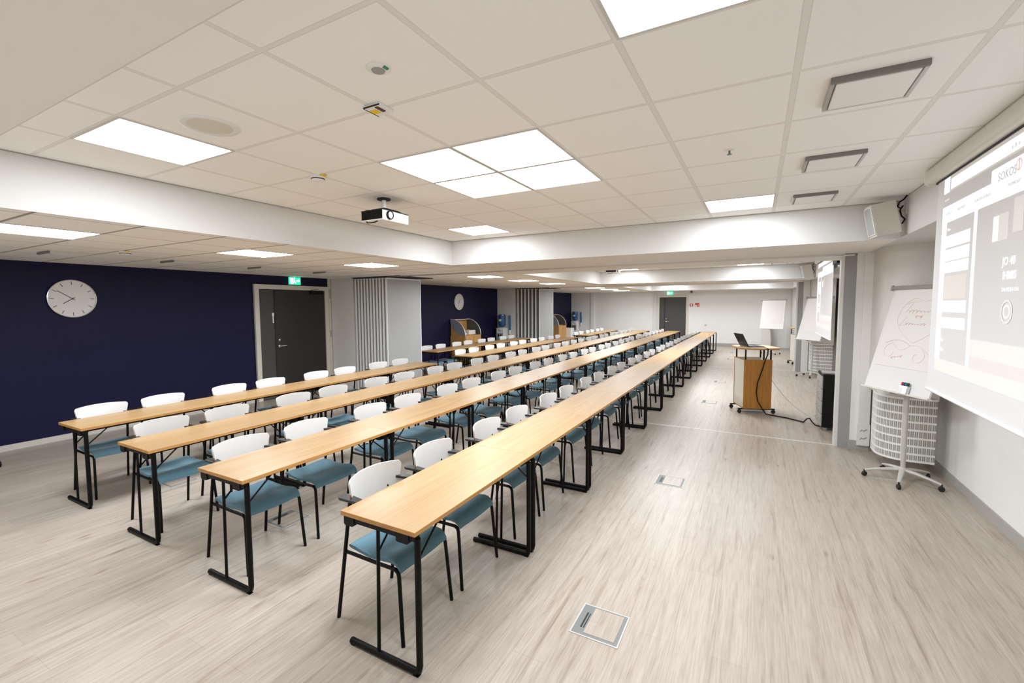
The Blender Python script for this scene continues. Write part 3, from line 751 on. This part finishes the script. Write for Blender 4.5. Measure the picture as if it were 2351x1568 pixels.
# ------------------------------------------------------------------ projection screens
def screen(yoff, label, full):
    g = thing('projection_screen', label, 'projection screen', (1.10, 4.385+yoff, 0), 0, 'pull-down projection screens')
    # local: y 0 = far end, negative towards the camera
    Lc = 2.42
    MB().rbox(-.05,.06,-Lc,.07,2.672,2.784,.03,'y').build('case', M['cream'], g, smooth=40)
    MB().rbox(-.052,.062,.07,.082,2.668,2.785,.03,'y').cyl((-.0,.082,2.72),(-.0,.085,2.72),.008,8).build('end_cap', M['whitep'], g, smooth=40)
    MB().box(.0,.012,-Lc+.03,.02,2.66,2.675).build('slot', M['dark'], g)
    fab = MB().box(.004,.007,-Lc+.05,-.02,1.20,2.675).build('fabric', M['fabric'], g)
    MB().tube([(.0055,-Lc+.04,1.19),(.0055,0,1.19)], .013, 10, flat=.9).build('bottom_bar', M['whitep'], g, smooth=40)
    def P(ya, yb, za, zb, mt, nm='image_block', d=.0012):   # ya far (left), in absolute world Y of screen one
        return MB().box(.004-d, .004-d+.0008, yb-4.385, ya-4.385, za, zb).build(nm, M[mt], fab)
    e = 2.06
    P(4.235, e, 1.345, 2.655, 'pj_dim', 'projected_image', .0009)
    P(4.235, e, 2.552, 2.655, 'pj_mid', 'title_bar')
    P(4.232, 4.13, 2.552, 2.655, 'pj_white', 'tab', .002)
    P(4.11, e, 2.565, 2.635, 'pj_white', 'address_bar', .002)
    P(3.50, e, 2.35, 2.53, 'pj_white', 'page_header', .002)
    P(4.235, 3.49, 2.35, 2.462, 'pj_white', 'page_header', .0022)
    P(4.235, 4.145, 1.43, 2.36, 'pj_white', 'page_border', .0018)
    P(3.70, 3.655, 1.43, 2.36, 'pj_white', 'page_border', .0018)
    for z1, z0 in ((2.258,2.180),(2.167,2.090),(2.082,2.012),(1.826,1.752),(1.716,1.645)): P(4.135, 3.745, z0, z1, 'pj_white', 'form_field', .002)
    P(4.13, 3.76, 1.84, 1.99, 'pj_warm', 'notice_block', .0016)
    P(3.65, e, 1.43, 1.60, 'pj_warm', 'photo_strip', .0016); P(3.65, e, 1.50, 1.597, 'pj_mid', 'photo_strip', .0020)
    P(4.235, e, 1.345, 1.43, 'pj_mid', 'page_footer', .0016)
    P(3.44, 3.27, 2.135, 2.275, 'pj_mid', 'picture', .0018); P(3.44, 3.38, 2.14, 2.27, 'pj_white', 'picture', .0026); P(3.22, 3.12, 2.16, 2.33, 'pj_mid', 'picture', .002)
    # text faces -x, reads towards -y
    TM = Matrix(((0,0,-1,0),(-1,0,0,0),(0,1,0,0),(0,0,0,1)))
    def tx(s, y, z, size, mt, bold=0):
        text(s, size, T(.0005, y-4.385, z) @ TM, M[mt], 'lettering', fab, .0004, bold=bold)
    if full:
        tx('SOKOS', 3.415, 2.452, .062, 'pj_text')
        tx('HOTELLIT', 4.17, 2.40, .024, 'pj_text'); tx('TARJOUKSET', 3.98, 2.40, .024, 'pj_text'); tx('KOKOUS & JUHLAT', 3.70, 2.40, .024, 'pj_text'); tx('TUOMIOSAT', 3.30, 2.40, .024, 'pj_text')
        tx('JO 40', 3.30, 2.003, .058, 'pj_white', .0008); tx('IHMIS', 3.29, 1.930, .058, 'pj_white', .0008); tx('TAHTOIN ON', 3.293, 1.868, .028, 'pj_white')
        tx('Hae', 4.12, 2.29, .028, 'pj_white')
        tx('o  o  o', 4.20, 2.50, .024, 'pj_white'); tx('a  A  o', 3.28, 2.585, .03, 'pj_text')
        for z in (2.205, 2.115, 2.035, 1.78, 1.67): tx('--------', 4.12, z, .022, 'pj_text')
        tx('Lisaa', 4.14, 1.555, .03, 'pj_white'); tx('Ohje', 4.14, 1.49, .03, 'pj_white')
    def ring(y, z, r, w, mt, nm, n=28, a0=0, a1=360):
        m = MB(); K = n
        vs = []
        for i in range(K+1):
            a = math.radians(a0+(a1-a0)*i/K)
            for rr in (r, r-w): vs.append((.0012, y-4.385+rr*math.cos(a), z+rr*math.sin(a)))
        fs = [(2*i,2*i+1,2*i+3,2*i+2) for i in range(K)]
        m.add(vs, fs); m.build(nm, M[mt], fab)
    ring(3.196, 2.488, .030, .007, 'pj_red', 'logo_ring'); P(3.20, 3.19, 2.465, 2.512, 'pj_red', 'logo_bar', .0032)
    ring(3.225, 1.765, .062, .012, 'pj_mid', 'round_badge'); ring(3.225, 1.765, .035, .008, 'pj_white', 'round_badge')
    return g
screen(0, 'large lowered projection screen with web page, on the near right wall', True)
screen(PER, 'lowered projection screen with web page, beyond the first grey post', False)

# ------------------------------------------------------------------ wall speakers
def speaker(yoff, label, glabel=None):
    g = thing('wall_speaker', label, 'speaker', (1.16, 5.42+yoff, 2.60), 0, 'white wall speakers')
    # body points into the room (towards -x), slightly turned to the camera and down
    B = T(-.175, -.02, -.02) @ Rz(math.radians(3)) @ Ry(math.radians(-11))
    poly = [(.10,-.085),(.10,.085),(-.085,.115)] + [(x,y) for x,y in arc(.24,0,.345,160.5,199.5,8)] + [(-.085,-.115)]
    body = MB().prism(poly, 'z', -.145, .145).xf(B).build('cabinet', M['cream'], g, smooth=35, bevel=.008)
    m = MB(); vs = []
    pts = arc(.24,0,.349,163,197,8)
    for i, (x,y) in enumerate(pts):
        for z in (-.12,.12): vs.append((x, y, z))
    m.add(vs, [(2*i,2*i+1,2*i+3,2*i+2) for i in range(8)]); m.xf(B).build('front_mesh', M['greymesh'], g, smooth=60)
    rim = MB(); 
    rim.tube([(x,y,.124) for x,y in arc(.24,0,.350,162,198,8)], .004, 6).tube([(x,y,-.124) for x,y in arc(.24,0,.350,162,198,8)], .004, 6)
    for a in (162,198):
        x, y = arc(.24,0,.350,a,a+1,1)[0]; rim.tube([(x,y,-.124),(x,y,.124)], .004, 6)
    rim.xf(B).build('mesh_rim', M['whitep'], g, smooth=60)
    MB().box(-.012,0,-.035,.035,.02,.15).tube([(-.005,0,.06),(-.06,0,.05),(-.075,-.01,.0)], .012, 8).build('bracket', M['alu'], g, smooth=40)
    MB().tube([(-.01,-.04,.186),(-.03,-.05,.15),(-.065,-.06,.125),(-.075,-.05,.09),(-.055,-.05,.07),(-.04,-.06,.09),(-.06,-.07,.05),(-.045,-.06,.0),(-.02,-.06,-.03),(-.04,-.06,-.07)], .006, 6).build('speaker_cable', M['black'], g, smooth=60)
    return g
speaker(0, 'white wall speaker high on the bulkhead by the near screen')
speaker(PER, 'distant white wall speaker beside the second screen')

o = MB().box(1.06,1.16,8.72,9.18,2.45,2.60).build('wall_box', M['blackplastic'], bevel=.004); tag(o, 'black box high on the bulkhead between the grey post and second screen', 'box')

# ------------------------------------------------------------------ flipcharts
def caster(m, x, y, r=.025):
    m.lathe([(.0005,-.014),(r*.8,-.014),(r,-.009),(r,.009),(r*.8,.014),(.0005,.014)], (x,y,r), 16, M=Rx(PI/2))
def flipchart(label, loc, rz, mode):
    """local: board faces -y"""
    g = thing('flipchart_stand', label, 'flipchart', loc, rz, 'wheeled flipchart stands')
    tilt = math.radians(15.5)
    Bm = T(0, -.11, .93) @ Rx(-tilt)            # origin at the bottom edge centre, z up the board
    bd = MB().box(-.37,.37,-.009,.009,0,1.06).xf(Bm).build('board', M['board'], g, bevel=.002)
    MB().box(-.385,.385,-.035,.012,-.014,.004).xf(Bm).build('tray', M['cream'], g, bevel=.002)
    MB().rbox(-.38,.38,-.03,.022,1.055,1.10,.014,'x').xf(Bm).build('clamp_bar', M['clamp'], g, smooth=40)
    m = MB(); m.box(-.405,-.38,-.032,.024,1.05,1.105).box(.38,.405,-.032,.024,1.05,1.105).xf(Bm); m.build('clamp_end', M['grey'], g)
    if mode == 'drawn':
        pp = MB().box(-.335,.345,-.0125,-.009,.245,1.055).xf(Bm).build('paper_pad', M['paper'], g)
        # brown pad backing showing at the lower right edge
        MB().box(.3445,.351,-.014,-.009,.245,.42).xf(Bm).build('pad_backing', M['birch'], g)
        def stroke(pts, w, mt, nm):
            mm = MB()
            P = [(x, -.0135, z) for x, z in pts]
            mm.tube(P, w, 5, flat=.5).xf(Bm).build(nm, M[mt], pp)
        cx = .03
        def cv(f, n=30): return [f(i/n) for i in range(n+1)]
        heartL = cv(lambda t_: (cx - .25*math.sin(PI*t_)**.8*(1 if t_<.5 else (1-(t_-.5)*.35)), .93 - .04*t_ + .055*math.sin(PI*min(1,t_*2.0))*(t_<.5) - .44*max(0,t_-.12)))
        heartR = [(2*cx-x, z) for x, z in heartL]
        stroke(heartL, .0022, 'redinkl', 'heart_outline'); stroke(heartR, .0022, 'redinkl', 'heart_outline')
        def squig(x0, x1, z0, a, k, sl=.0): return cv(lambda t_: (x0+(x1-x0)*t_+.012*math.sin(k*2*PI*t_), z0+a*math.sin(k*2*PI*t_+.9)*(.6+.4*math.sin(9*t_))+sl*t_), 80)
        stroke([(-.17,.90),(-.11,.925),(-.02,.925)], .0022, 'redinkl', 'writing'); stroke([(-.09,.925),(-.13,.85),(-.15,.815)], .0022, 'redinkl', 'writing')
        stroke(squig(-.13,.23,.825,.018,9), .0024, 'redink', 'writing')
        stroke(squig(-.03,.05,.775,.014,3), .0024, 'redink', 'writing')
        stroke([(-.12,.765),(-.16,.70),(-.18,.675),(-.12,.685)], .0022, 'redinkl', 'writing')
        stroke(squig(-.12,.11,.695,.013,7), .0024, 'redink', 'writing')
        stroke([(.13,.79),(.18,.74),(.15,.70)], .0022, 'redinkl', 'writing')
        # crossing ribbons and curls
        stroke(cv(lambda t_: (-.27+.29*t_, .485+.045*math.sin(PI*t_)-.01*t_)), .0032, 'redink', 'flourish')
        stroke(cv(lambda t_: (.02+.26*t_, .475+.02*math.sin(PI*t_)-.12*t_**2)), .0022, 'redinkl', 'flourish')
        stroke(cv(lambda t_: (.02-.22*t_, .475-.05*math.sin(PI*t_*1.2))), .0022, 'redinkl', 'flourish')
        def spiral(cx_, cz, s): return cv(lambda t_: (cx_+s*(.085-.06*t_)*math.cos(1.6-6.5*t_), cz+(.085-.06*t_)*math.sin(1.6-6.5*t_)), 40)
        stroke(spiral(.13,.37,1), .0022, 'redinkl', 'flourish'); stroke(spiral(-.19,.40,-1)[:30], .0022, 'redinkl', 'flourish')
        stroke(squig(-.16,-.03,.335,.012,4,.03), .0024, 'redink', 'writing')
    elif mode == 'blank':
        MB().box(-.31,.31,-.0115,-.009,.20,1.05).xf(Bm).build('paper_pad', M['paper'], g)
    # pole and brackets
    PX, PY_ = -.05, .06
    MB().tube([(PX,PY_,.10),(PX,PY_,1.12)], .021, 14, flat=1.0).build('pole', M['pole'], g, smooth=40)
    MB().box(PX-.03,PX+.03,-.09,PY_+.02,.90,.93).box(PX-.03,PX+.03,-.05,PY_+.02,1.06,1.10).build('pole_collar', M['baseb'], g)
    # five-star base
    m = MB(); w = MB()
    for k in range(5):
        a = math.radians(25.6+72*k); cx, cy = PX+.31*math.cos(a), PY_+.31*math.sin(a)
        m.tube([(PX,PY_,.115),(PX+.10*math.cos(a),PY_+.10*math.sin(a),.108),(PX+.22*math.cos(a),PY_+.22*math.sin(a),.088),(cx,cy,.066)], [.028,.025,.020,.015], 8, flat=.7)
        fr = MB(); caster(fr, 0, 0); fr.xf(T(cx,cy,0) @ Rz(a+.5)); fr.cyl((cx,cy,.04),(cx,cy,.07),.008,8); fr.build('caster', M['rubber'], g, smooth=40)
    m.lathe([(.03,.09),(.032,.13),(.024,.14)], (PX,PY_,0), 16)
    m.build('star_base', M['pole'], g, smooth=40)
    return g, Bm
FR = math.atan2(-.87, .49)      # world direction of the board's long side
f1, B1 = flipchart('white flipchart with red heart drawing and handwriting, beside the near screen', (1.315, 5.83, 0), FR, 'drawn')
f2, _ = flipchart('blank white flipchart beyond the first grey post, under the second screen', (1.19, 13.35, 0), FR+.12, 'blank')
f3, _ = flipchart('distant blank flipchart standing before the far wall', (.47, 18.9, 0), math.radians(-14), 'blank')
# pen holder with four markers hooked on the tray of the first flipchart
WM = T(1.315, 5.83, 0) @ Rz(FR)
g = thing('marker_holder', 'small clear marker holder clipped on the tray of the drawn flipchart', 'pen holder', (0,0,0))
HB = WM @ B1 @ T(.12, -.026, .0)
MB().box(-.05,.05,-.018,-.014,-.005,.075).box(-.05,.05,.008,.012,-.005,.075).box(-.05,-.046,-.018,.012,-.005,.075).box(.046,.05,-.018,.012,-.005,.075).xf(HB).build('clear_case', mat('clear_plastic', (.75,.76,.78,1), .15), g)
MB().box(-.045,-.005,-.0195,-.018,.0,.055).xf(HB).build('white_label', M['whitep'], g)
for i, (mk, nm) in enumerate((('mk_red','red'),('mk_blue','blue'),('mk_green','green'),('mk_black','black'))):
    MM = HB @ T(-.033+.022*i, -.003, .05)
    t_ = thing('whiteboard_marker', '%s capped marker standing in the clear holder on the flipchart' % nm, 'marker', (0,0,0), 0, 'markers in the holder')
    MB().lathe([(.008,-.045),(.008,.025)], n=12).xf(MM).build('barrel', M['whitep'], t_, smooth=40)
    MB().lathe([(.0085,.025),(.009,.027),(.009,.055),(.006,.06),(.0005,.06)], n=12).xf(MM).build('cap', M[mk], t_, smooth=40)

# ------------------------------------------------------------------ lecterns
def lectern(label, loc, rz):
    g = thing('lectern', label, 'lectern', loc, rz, 'wheeled oak lecterns')
    # local: origin under the near left corner of the wooden face; x along the face, y back
    W, D = .43, .46
    MB().box(.0,W,.0,.018,.095,.90).build('front_panel', M['lect'], g, bevel=.003)
    MB().box(.0,.018,.018,D,.095,.90).build('side_panel', M['frame'], g, bevel=.003)
    MB().box(W-.018,W,.018,D,.095,.90).build('side_panel', M['whitep'], g, bevel=.003)
    MB().box(-.004,.0,.0,.018,.095,.90).box(-.004,.002,D-.012,D+.004,.095,.90).box(-.004,.002,.0,D,.085,.10).box(-.004,.002,.0,D,.893,.905).build('edge_strip', M['lect'], g)
    MB().box(.018,W-.018,D-.018,D,.095,.90).build('back_panel', M['frame'], g)
    MB().box(.0,W,.0,D,.082,.095).build('bottom_board', M['lect'], g)
    MB().box(.02,W-.02,.02,D-.02,.80,.815).build('shelf', M['frame'], g)
    top = [(-.04,.50)] + arc(.02,.06,.10,180,250,6)[1:] + [(.12,-.075),(.26,-.095),(.40,-.08)] + arc(.44,.03,.10,290,360,6) + [(.545,.30),(.52,.46),(.44,.53),(.10,.55)]
    t_ = MB().prism(top, 'z', 1.075, 1.10).build('desktop', M['lecttop'], g, smooth=30)
    MB().prism([(.215+(x-.215)*1.006, .22+(y-.22)*1.006) for x, y in top], 'z', 1.070, 1.092).build('desktop_edge', M['oakedge'], t_, smooth=30)
    for x, y in ((.02,.02),(W-.02,.02),(.02,D-.03),(W-.02,D-.03),(.30,.015)):
        MB().tube([(x,y,.895),(x,y,1.072)], .013, 10).build('post', M['blackplastic'], g, smooth=40)
    MB().box(-.07,W+.07,.02,.06,.065,.082).box(-.07,W+.07,D-.06,D-.02,.065,.082).build('foot_bar', M['blackplastic'], g)
    for x, y in ((-.05,.04),(W+.05,.04),(-.05,D-.04),(W+.05,D-.04)):
        m = MB(); caster(m, x, y, .032); m.cyl((x,y,.03),(x,y,.07),.012,8); m.build('caster', M['rubber'], g, smooth=40)
    return g
LZ = math.radians(21)
lectern('oak-faced wheeled lectern in the aisle with a laptop on top', (-.165, 8.385, 0), LZ)
lectern('second oak lectern half hidden behind the second grey post', (1.02, 15.9, 0), math.radians(15))
# laptop
LM = T(-.165, 8.385, 0) @ Rz(LZ)
p0 = LM @ Vector((.06, .20, 1.1005))
g = thing('laptop', 'open black laptop on the lectern in the aisle', 'laptop', p0, LZ+math.radians(4))
MB().rbox(.0,.25,-.17,.17,0,.016,.01,'z').build('keyboard_base', M['blackplastic'], g)
MB().box(.04,.15,-.15,.15,.016,.0175).build('keys', M['key'], g)
SM = T(0,0,.016) @ Ry(math.radians(-27))
MB().rbox(-.008,.0,-.17,.17,.0,.235,.006,'x').xf(SM).build('screen_lid', M['blackplastic'], g)
MB().box(.0,.001,-.158,.158,.015,.225).xf(SM).build('display', M['screenb'], g)
MB().cyl((0,-.12,.014),(0,.12,.014),.007,8).build('hinge', M['chrome'], g)
# mouse
o = MB().lathe([(.032,0),(.034,.008),(.028,.022),(.014,.030),(.0005,.032)], tuple(LM @ Vector((.16,.42,1.1005))), 16).build('computer_mouse', M['blackplastic'], smooth=60)
tag(o, 'small black mouse behind the laptop on the lectern', 'mouse')
# cables
o = MB().tube([tuple(LM @ Vector(p)) for p in ((.30,.02,1.105),(.31,-.11,1.09),(.31,-.105,1.0),(.30,-.03,.88),(.26,-.025,.72),(.20,-.022,.52),(.185,-.022,.36),(.21,-.025,.22),(.28,-.04,.09),(.33,-.06,.012))] +
        [(.30,8.40,.009),(.45,8.33,.009),(.58,8.22,.009),(.66,8.14,.009),(.70,8.16,.06),(.735,8.16,.075),(.77,8.08,.03),(.80,8.02,.010),(.84,7.97,.009)], .009, 8).build('power_cable', M['blackplastic'], smooth=60)
tag(o, 'thick black cable hanging down the lectern front and along the floor', 'cable')
pts = []
for i in range(15):
    f = i/14; a = LM @ Vector((.438,.10,.60)); b = Vector((.80,7.93,.10))
    p = a.lerp(b, f); p.z -= .12*math.sin(PI*f)*(1-f*.3); p.z = max(p.z, .012); pts.append(tuple(p))
o = MB().tube(pts, .0035, 6).build('thin_cable', M['baseb'], smooth=60); tag(o, 'thin grey cable sagging from lectern side to the black cabinet', 'cable')

# ------------------------------------------------------------------ drawer cabinet behind the grey post
g = thing('drawer_cabinet', 'black wheeled drawer cabinet with grey drawer fronts behind the first grey post', 'cabinet', (.845, 7.74, 0), math.radians(2))
MB().box(.0,.52,.0,.46,.05,.79).build('body', M['blackplastic'], g, bevel=.004)
MB().box(-.004,.525,-.005,.465,.79,.812).build('top_panel', M['blackplastic'], g, bevel=.003)
for i in range(4):
    z = .07+.178*i
    dr = MB().box(-.018,.0,.012,.448,z,z+.168).build('drawer', M['drawer'], g, bevel=.002)
    MB().tube([(-.018,.17,z+.085),(-.045,.18,z+.085),(-.045,.28,z+.085),(-.018,.29,z+.085)], .005, 6).build('drawer_handle', M['chrome'], dr, smooth=40)
for x, y in ((.05,.05),(.47,.05),(.05,.41),(.47,.41)):
    m = MB(); caster(m, x, y, .025); m.build('caster', M['grey'], g, smooth=40)
o = MB().box(.845,1.02,7.80,8.05,.8125,.83).xf(Matrix.Identity(4)).build('paper_tray', M['drawer']); tag(o, 'flat grey tray lying on the black drawer cabinet', 'tray')

# ------------------------------------------------------------------ projectors
def projector(yoff, label):
    g = thing('ceiling_projector', label, 'projector', (-3.0, 3.12+yoff, HI), 0, 'ceiling projectors')
    MB().lathe([(.06,0),(.06,-.012),(.045,-.016),(.0005,-.016)], n=24).build('ceiling_plate', M['dark'], g, smooth=40)
    MB().tube([(0,0,-.014),(0,0,-.105)], .020, 14).build('shaft', M['whitep'], g, smooth=40)
    MB().box(-.07,.09,-.09,.10,-.128,-.105).tube([(-.07,-.10,-.12),(-.09,-.13,-.125),(-.10,-.15,-.14)], .01, 6).tube([(.06,.0,-.115),(.11,.05,-.12),(.12,.11,-.135)], .010, 6).build('mount', M['black'], g)
    MB().rbox(-.115,.14,-.165,.165,-.222,-.132,.012,'y').build('housing', M['whitep'], g, smooth=35)
    MB().box(-.108,.136,-.169,-.165,-.212,-.136).build('side_grille', M['black'], g)
    MB().box(-.118,.142,-.166,.167,-.136,-.130).build('top_seam', M['dark'], g)
    MB().lathe([(.030,0),(.036,0),(.040,.012),(.036,.022),(.030,.022)], (.14,-.085,-.175), 24, M=Ry(PI/2), caps=False).build('lens_ring', M['blackplastic'], g, smooth=40)
    MB().lathe([(.030,0),(.028,.016),(.015,.021),(.0005,.022)], (.14,-.085,-.175), 24, M=Ry(PI/2)).build('lens', M['lens'], g, smooth=60)
    MB().tube([(-.115,-.10,-.16),(-.15,-.12,-.175),(-.15,-.12,-.205),(-.115,-.10,-.21)], .005, 6).tube([(-.08,-.14,-.222),(-.04,-.16,-.238),(.02,-.15,-.236),(.05,-.13,-.222)], .005, 6).build('cable_loop', M['black'], g, smooth=60)
    return g
projector(0, 'white projector with black side hanging from the near raised ceiling')
projector(PER, 'distant white projector hanging in the second raised ceiling')

# ------------------------------------------------------------------ wooden cabinets with quarter-round sides
def roll_cabinet(y, label):
    g = thing('roll_top_cabinet', label, 'cabinet', (XL+.02, y, 0), 0, 'oak cabinets with quarter-round sides')
    D, W = .55, .90; zb, zt = .90, 1.40
    MB().box(0,D,0,W,.04,zb).build('body', M['cabwood'], g, bevel=.003)
    MB().box(0,.018,0,W,zb,zt).build('back_panel', M['cabwood'], g)
    MB().box(.0,.16,0,W,zt-.018,zt).build('top_board', M['alu'], g)
    for yy, inner in ((0,0),(W-.02,1)):
        poly = [(0,zb)] + [(D,zb)] + [(D*math.cos(a)**.9 if math.cos(a)>0 else 0, zb+(zt-zb)*math.sin(a)) for a in [PI/2*k/10 for k in range(1,11)]]
        sp = MB().prism(poly, 'y', yy, yy+.02).build('side_panel', M['curvedark'] if inner else M['cabwood'], g)
        edge = [(D*math.cos(a)**.9 if math.cos(a)>1e-6 else 0, yy+.01, zb+(zt-zb)*math.sin(a)) for a in [PI/2*k/12 for k in range(13)]]
        MB().tube(edge, .014, 8).build('curved_edge', M['aluw'], sp, smooth=60)
        lens = [(D*math.cos(a)**.9 if math.cos(a)>1e-6 else 0, zb+(zt-zb)*math.sin(a)) for a in [PI/2*k/10 for k in range(11)]]
        lens += [(D*(.22+.0*k)*0 + D*(1-math.cos(PI/2*k/10)), zt-(zt-zb)*math.sin(PI/2*k/10)) for k in range(1,10)]
        lens = [(min(D,x), max(zb-.06, z)) for x, z in lens]
        ya = yy-.004 if not inner else yy-.004
        MB().prism(lens, 'y', ya, ya+.004).build('grey_inlay', M['curvegrey'] if not inner else M['curvedark'], sp)
    MB().box(.10,.40,.30,.86,zb,zb+.02).box(.02,.20,.35,.80,zb+.02,zb+.16).build('inner_shelf', M['cabwood'], g)
    for i, (a, b) in enumerate(((.02,.43),(.47,.88))):
        for z0, z1 in ((.66,.88),(.06,.64)):
            dr = MB().box(D,D+.016,a,b,z0,z1).build('drawer' if z0>.5 else 'cupboard_door', M['cabwood'], g, bevel=.002)
            MB().cyl((D+.016,(a+b)/2,z1-.06),(D+.04,(a+b)/2,z1-.06),.012,10).build('knob', M['alu'], dr, smooth=40)
    return g
roll_cabinet(11.40, 'oak cabinet with grey quarter-round sides against the navy wall under the far clock')
roll_cabinet(11.40+PER, 'oak cabinet with quarter-round sides, mostly hidden behind the second partition')
g = thing('desk_telephone', 'small black and white telephone inside the nearer oak cabinet', 'telephone', (XL+.34, 11.62, .92))
MB().box(-.09,.09,-.08,.08,0,.05).build('phone_body', M['whitep'], g, bevel=.006)
MB().rbox(-.03,.03,-.09,.09,.05,.085,.012,'y').build('handset', M['blackplastic'], g)
o = MB().box(XL+.24,XL+.44,11.80,12.18,.92,1.05).build('white_box', M['whitep'], bevel=.004); tag(o, 'white box standing in the nearer oak cabinet beside the telephone', 'box')
o = MB().box(-8.05,-7.55,19.7,20.1,0,.77).build('low_cupboard', M['whitep'], bevel=.005); tag(o, 'low white cupboard by the navy wall near the far water cooler', 'cupboard')

# ------------------------------------------------------------------ water coolers and cup tubes
def cooler(y, label):
    g = thing('water_cooler', label, 'water cooler', (-8.04, y, 0), 0, 'bottled water coolers')
    MB().rbox(-.16,.16,-.16,.16,.0,1.02,.03,'z').build('body', M['whitep'], g, smooth=40)
    MB().box(-.12,.12,-.165,-.158,.60,.84).build('tap_recess', M['grey'], g)
    MB().box(-.06,-.03,-.19,-.16,.72,.80).box(.03,.06,-.19,-.16,.72,.80).build('taps', M['blackplastic'], g)
    MB().tube([(-.06,-.166,.93),(-.03,-.167,.965),(.0,-.167,.93),(.03,-.167,.91),(.06,-.167,.93)], .010, 6).build('printed_logo', M['logo'], g)
    MB().lathe([(.14,1.02),(.15,1.03),(.06,1.045)], n=28).build('collar', M['whitep'], g, smooth=40)
    b = MB().lathe([(.03,1.03),(.05,1.06),(.12,1.10),(.135,1.13),(.130,1.20),(.136,1.24),(.130,1.29),(.136,1.34),(.130,1.40),(.136,1.45),(.125,1.50),(.0005,1.515)], n=28).build('water_bottle', M['bottle'], g, smooth=60)
    MB().box(-.05,.05,-.141,-.136,1.26,1.34).build('bottle_label', M['whitep'], b)
    return g
def cups(y, label):
    g = thing('cup_dispenser', label, 'cup dispenser', (-7.80, y, 0), 0, 'blue cup tubes')
    MB().lathe([(.035,.94),(.038,.95),(.038,1.45),(.030,1.47),(.0005,1.47)], n=20).build('tube', M['cupblue'], g, smooth=60)
    MB().lathe([(.028,.80),(.034,.86),(.036,.94)], n=20).build('cup', M['whitep'], g, smooth=60)
    MB().box(-.02,.02,.03,.06,1.0,1.05).box(-.02,.02,.03,.06,1.35,1.40).build('wall_bracket', M['whitep'], g)
    return g
cooler(14.14, 'white water cooler with blue bottle at the end of the second navy wall')
cooler(Y1-.27, 'farthest white water cooler with blue bottle in the far corner')
cups(14.28, 'blue cup tube on the wall right of the nearer water cooler')
cups(Y1-.07, 'blue cup tube on the wall right of the farthest water cooler')
# castered stool edge peeking in from the left border
o = MB()
caster(o, -7.56, 1.62, .035)
o.cyl((-7.56,1.62,.03),(-7.56,1.62,.085),.010,8).tube([(-7.56,1.62,.085),(-7.85,1.40,.11)], .014, 8).lathe([(.03,.085),(.03,.45),(.20,.46),(.20,.50),(.0005,.51)], (-7.85,1.40,0), 20)
for a in (0, 90, 180, 270):
    if a: 
        x, y = -7.85+.36*math.cos(math.radians(a+37)), 1.40+.36*math.sin(math.radians(a+37)); t_ = MB(); caster(t_, x, y, .035); o.add(t_.v, t_.f); o.tube([(x,y,.06),(-7.85,1.40,.11)], .014, 8)
o = o.build('wheeled_stool', M['blackplastic'], smooth=40); tag(o, 'black wheeled stool cut off by the left edge, before the clock wall', 'stool')

# ------------------------------------------------------------------ world, camera, view
w = bpy.data.worlds.new('world'); S.world = w; w.use_nodes = True
w.node_tree.nodes['Background'].inputs[0].default_value = (.8,.8,.8,1); w.node_tree.nodes['Background'].inputs[1].default_value = 0.0
cam = bpy.data.cameras.new('camera'); co = bpy.data.objects.new('camera', cam); COL.objects.link(co)
yaw, pitch, roll, f_px = 0.50430, -0.06831, -0.00596, 1038.36
cy_, sy_ = math.cos(yaw), math.sin(yaw)
F = Vector((-sy_*math.cos(pitch), cy_*math.cos(pitch), math.sin(pitch)))
r = Vector((cy_, sy_, 0)); u = r.cross(F)
Rr = r*math.cos(roll) + u*math.sin(roll); U = Rr.cross(F)
co.matrix_world = Matrix(((Rr.x,U.x,-F.x,0),(Rr.y,U.y,-F.y,0),(Rr.z,U.z,-F.z,1.81),(0,0,0,1)))
cam.sensor_width = 36; cam.lens = f_px/2351*36; cam.shift_x = 9.32/2351; cam.shift_y = -10.77/2351; cam.clip_start = .05
S.camera = co
S.view_settings.view_transform = 'Standard'; S.view_settings.look = 'None'; S.view_settings.gamma = 1; S.view_settings.use_curve_mapping = False
S.view_settings.exposure = 0.93
S.cycles.use_denoising = True
S.cycles.max_bounces = 7; S.cycles.diffuse_bounces = 6; S.cycles.glossy_bounces = 3; S.cycles.transmission_bounces = 4
S.cycles.sample_clamp_indirect = 8
S.cycles.use_adaptive_sampling = True; S.cycles.adaptive_threshold = .02
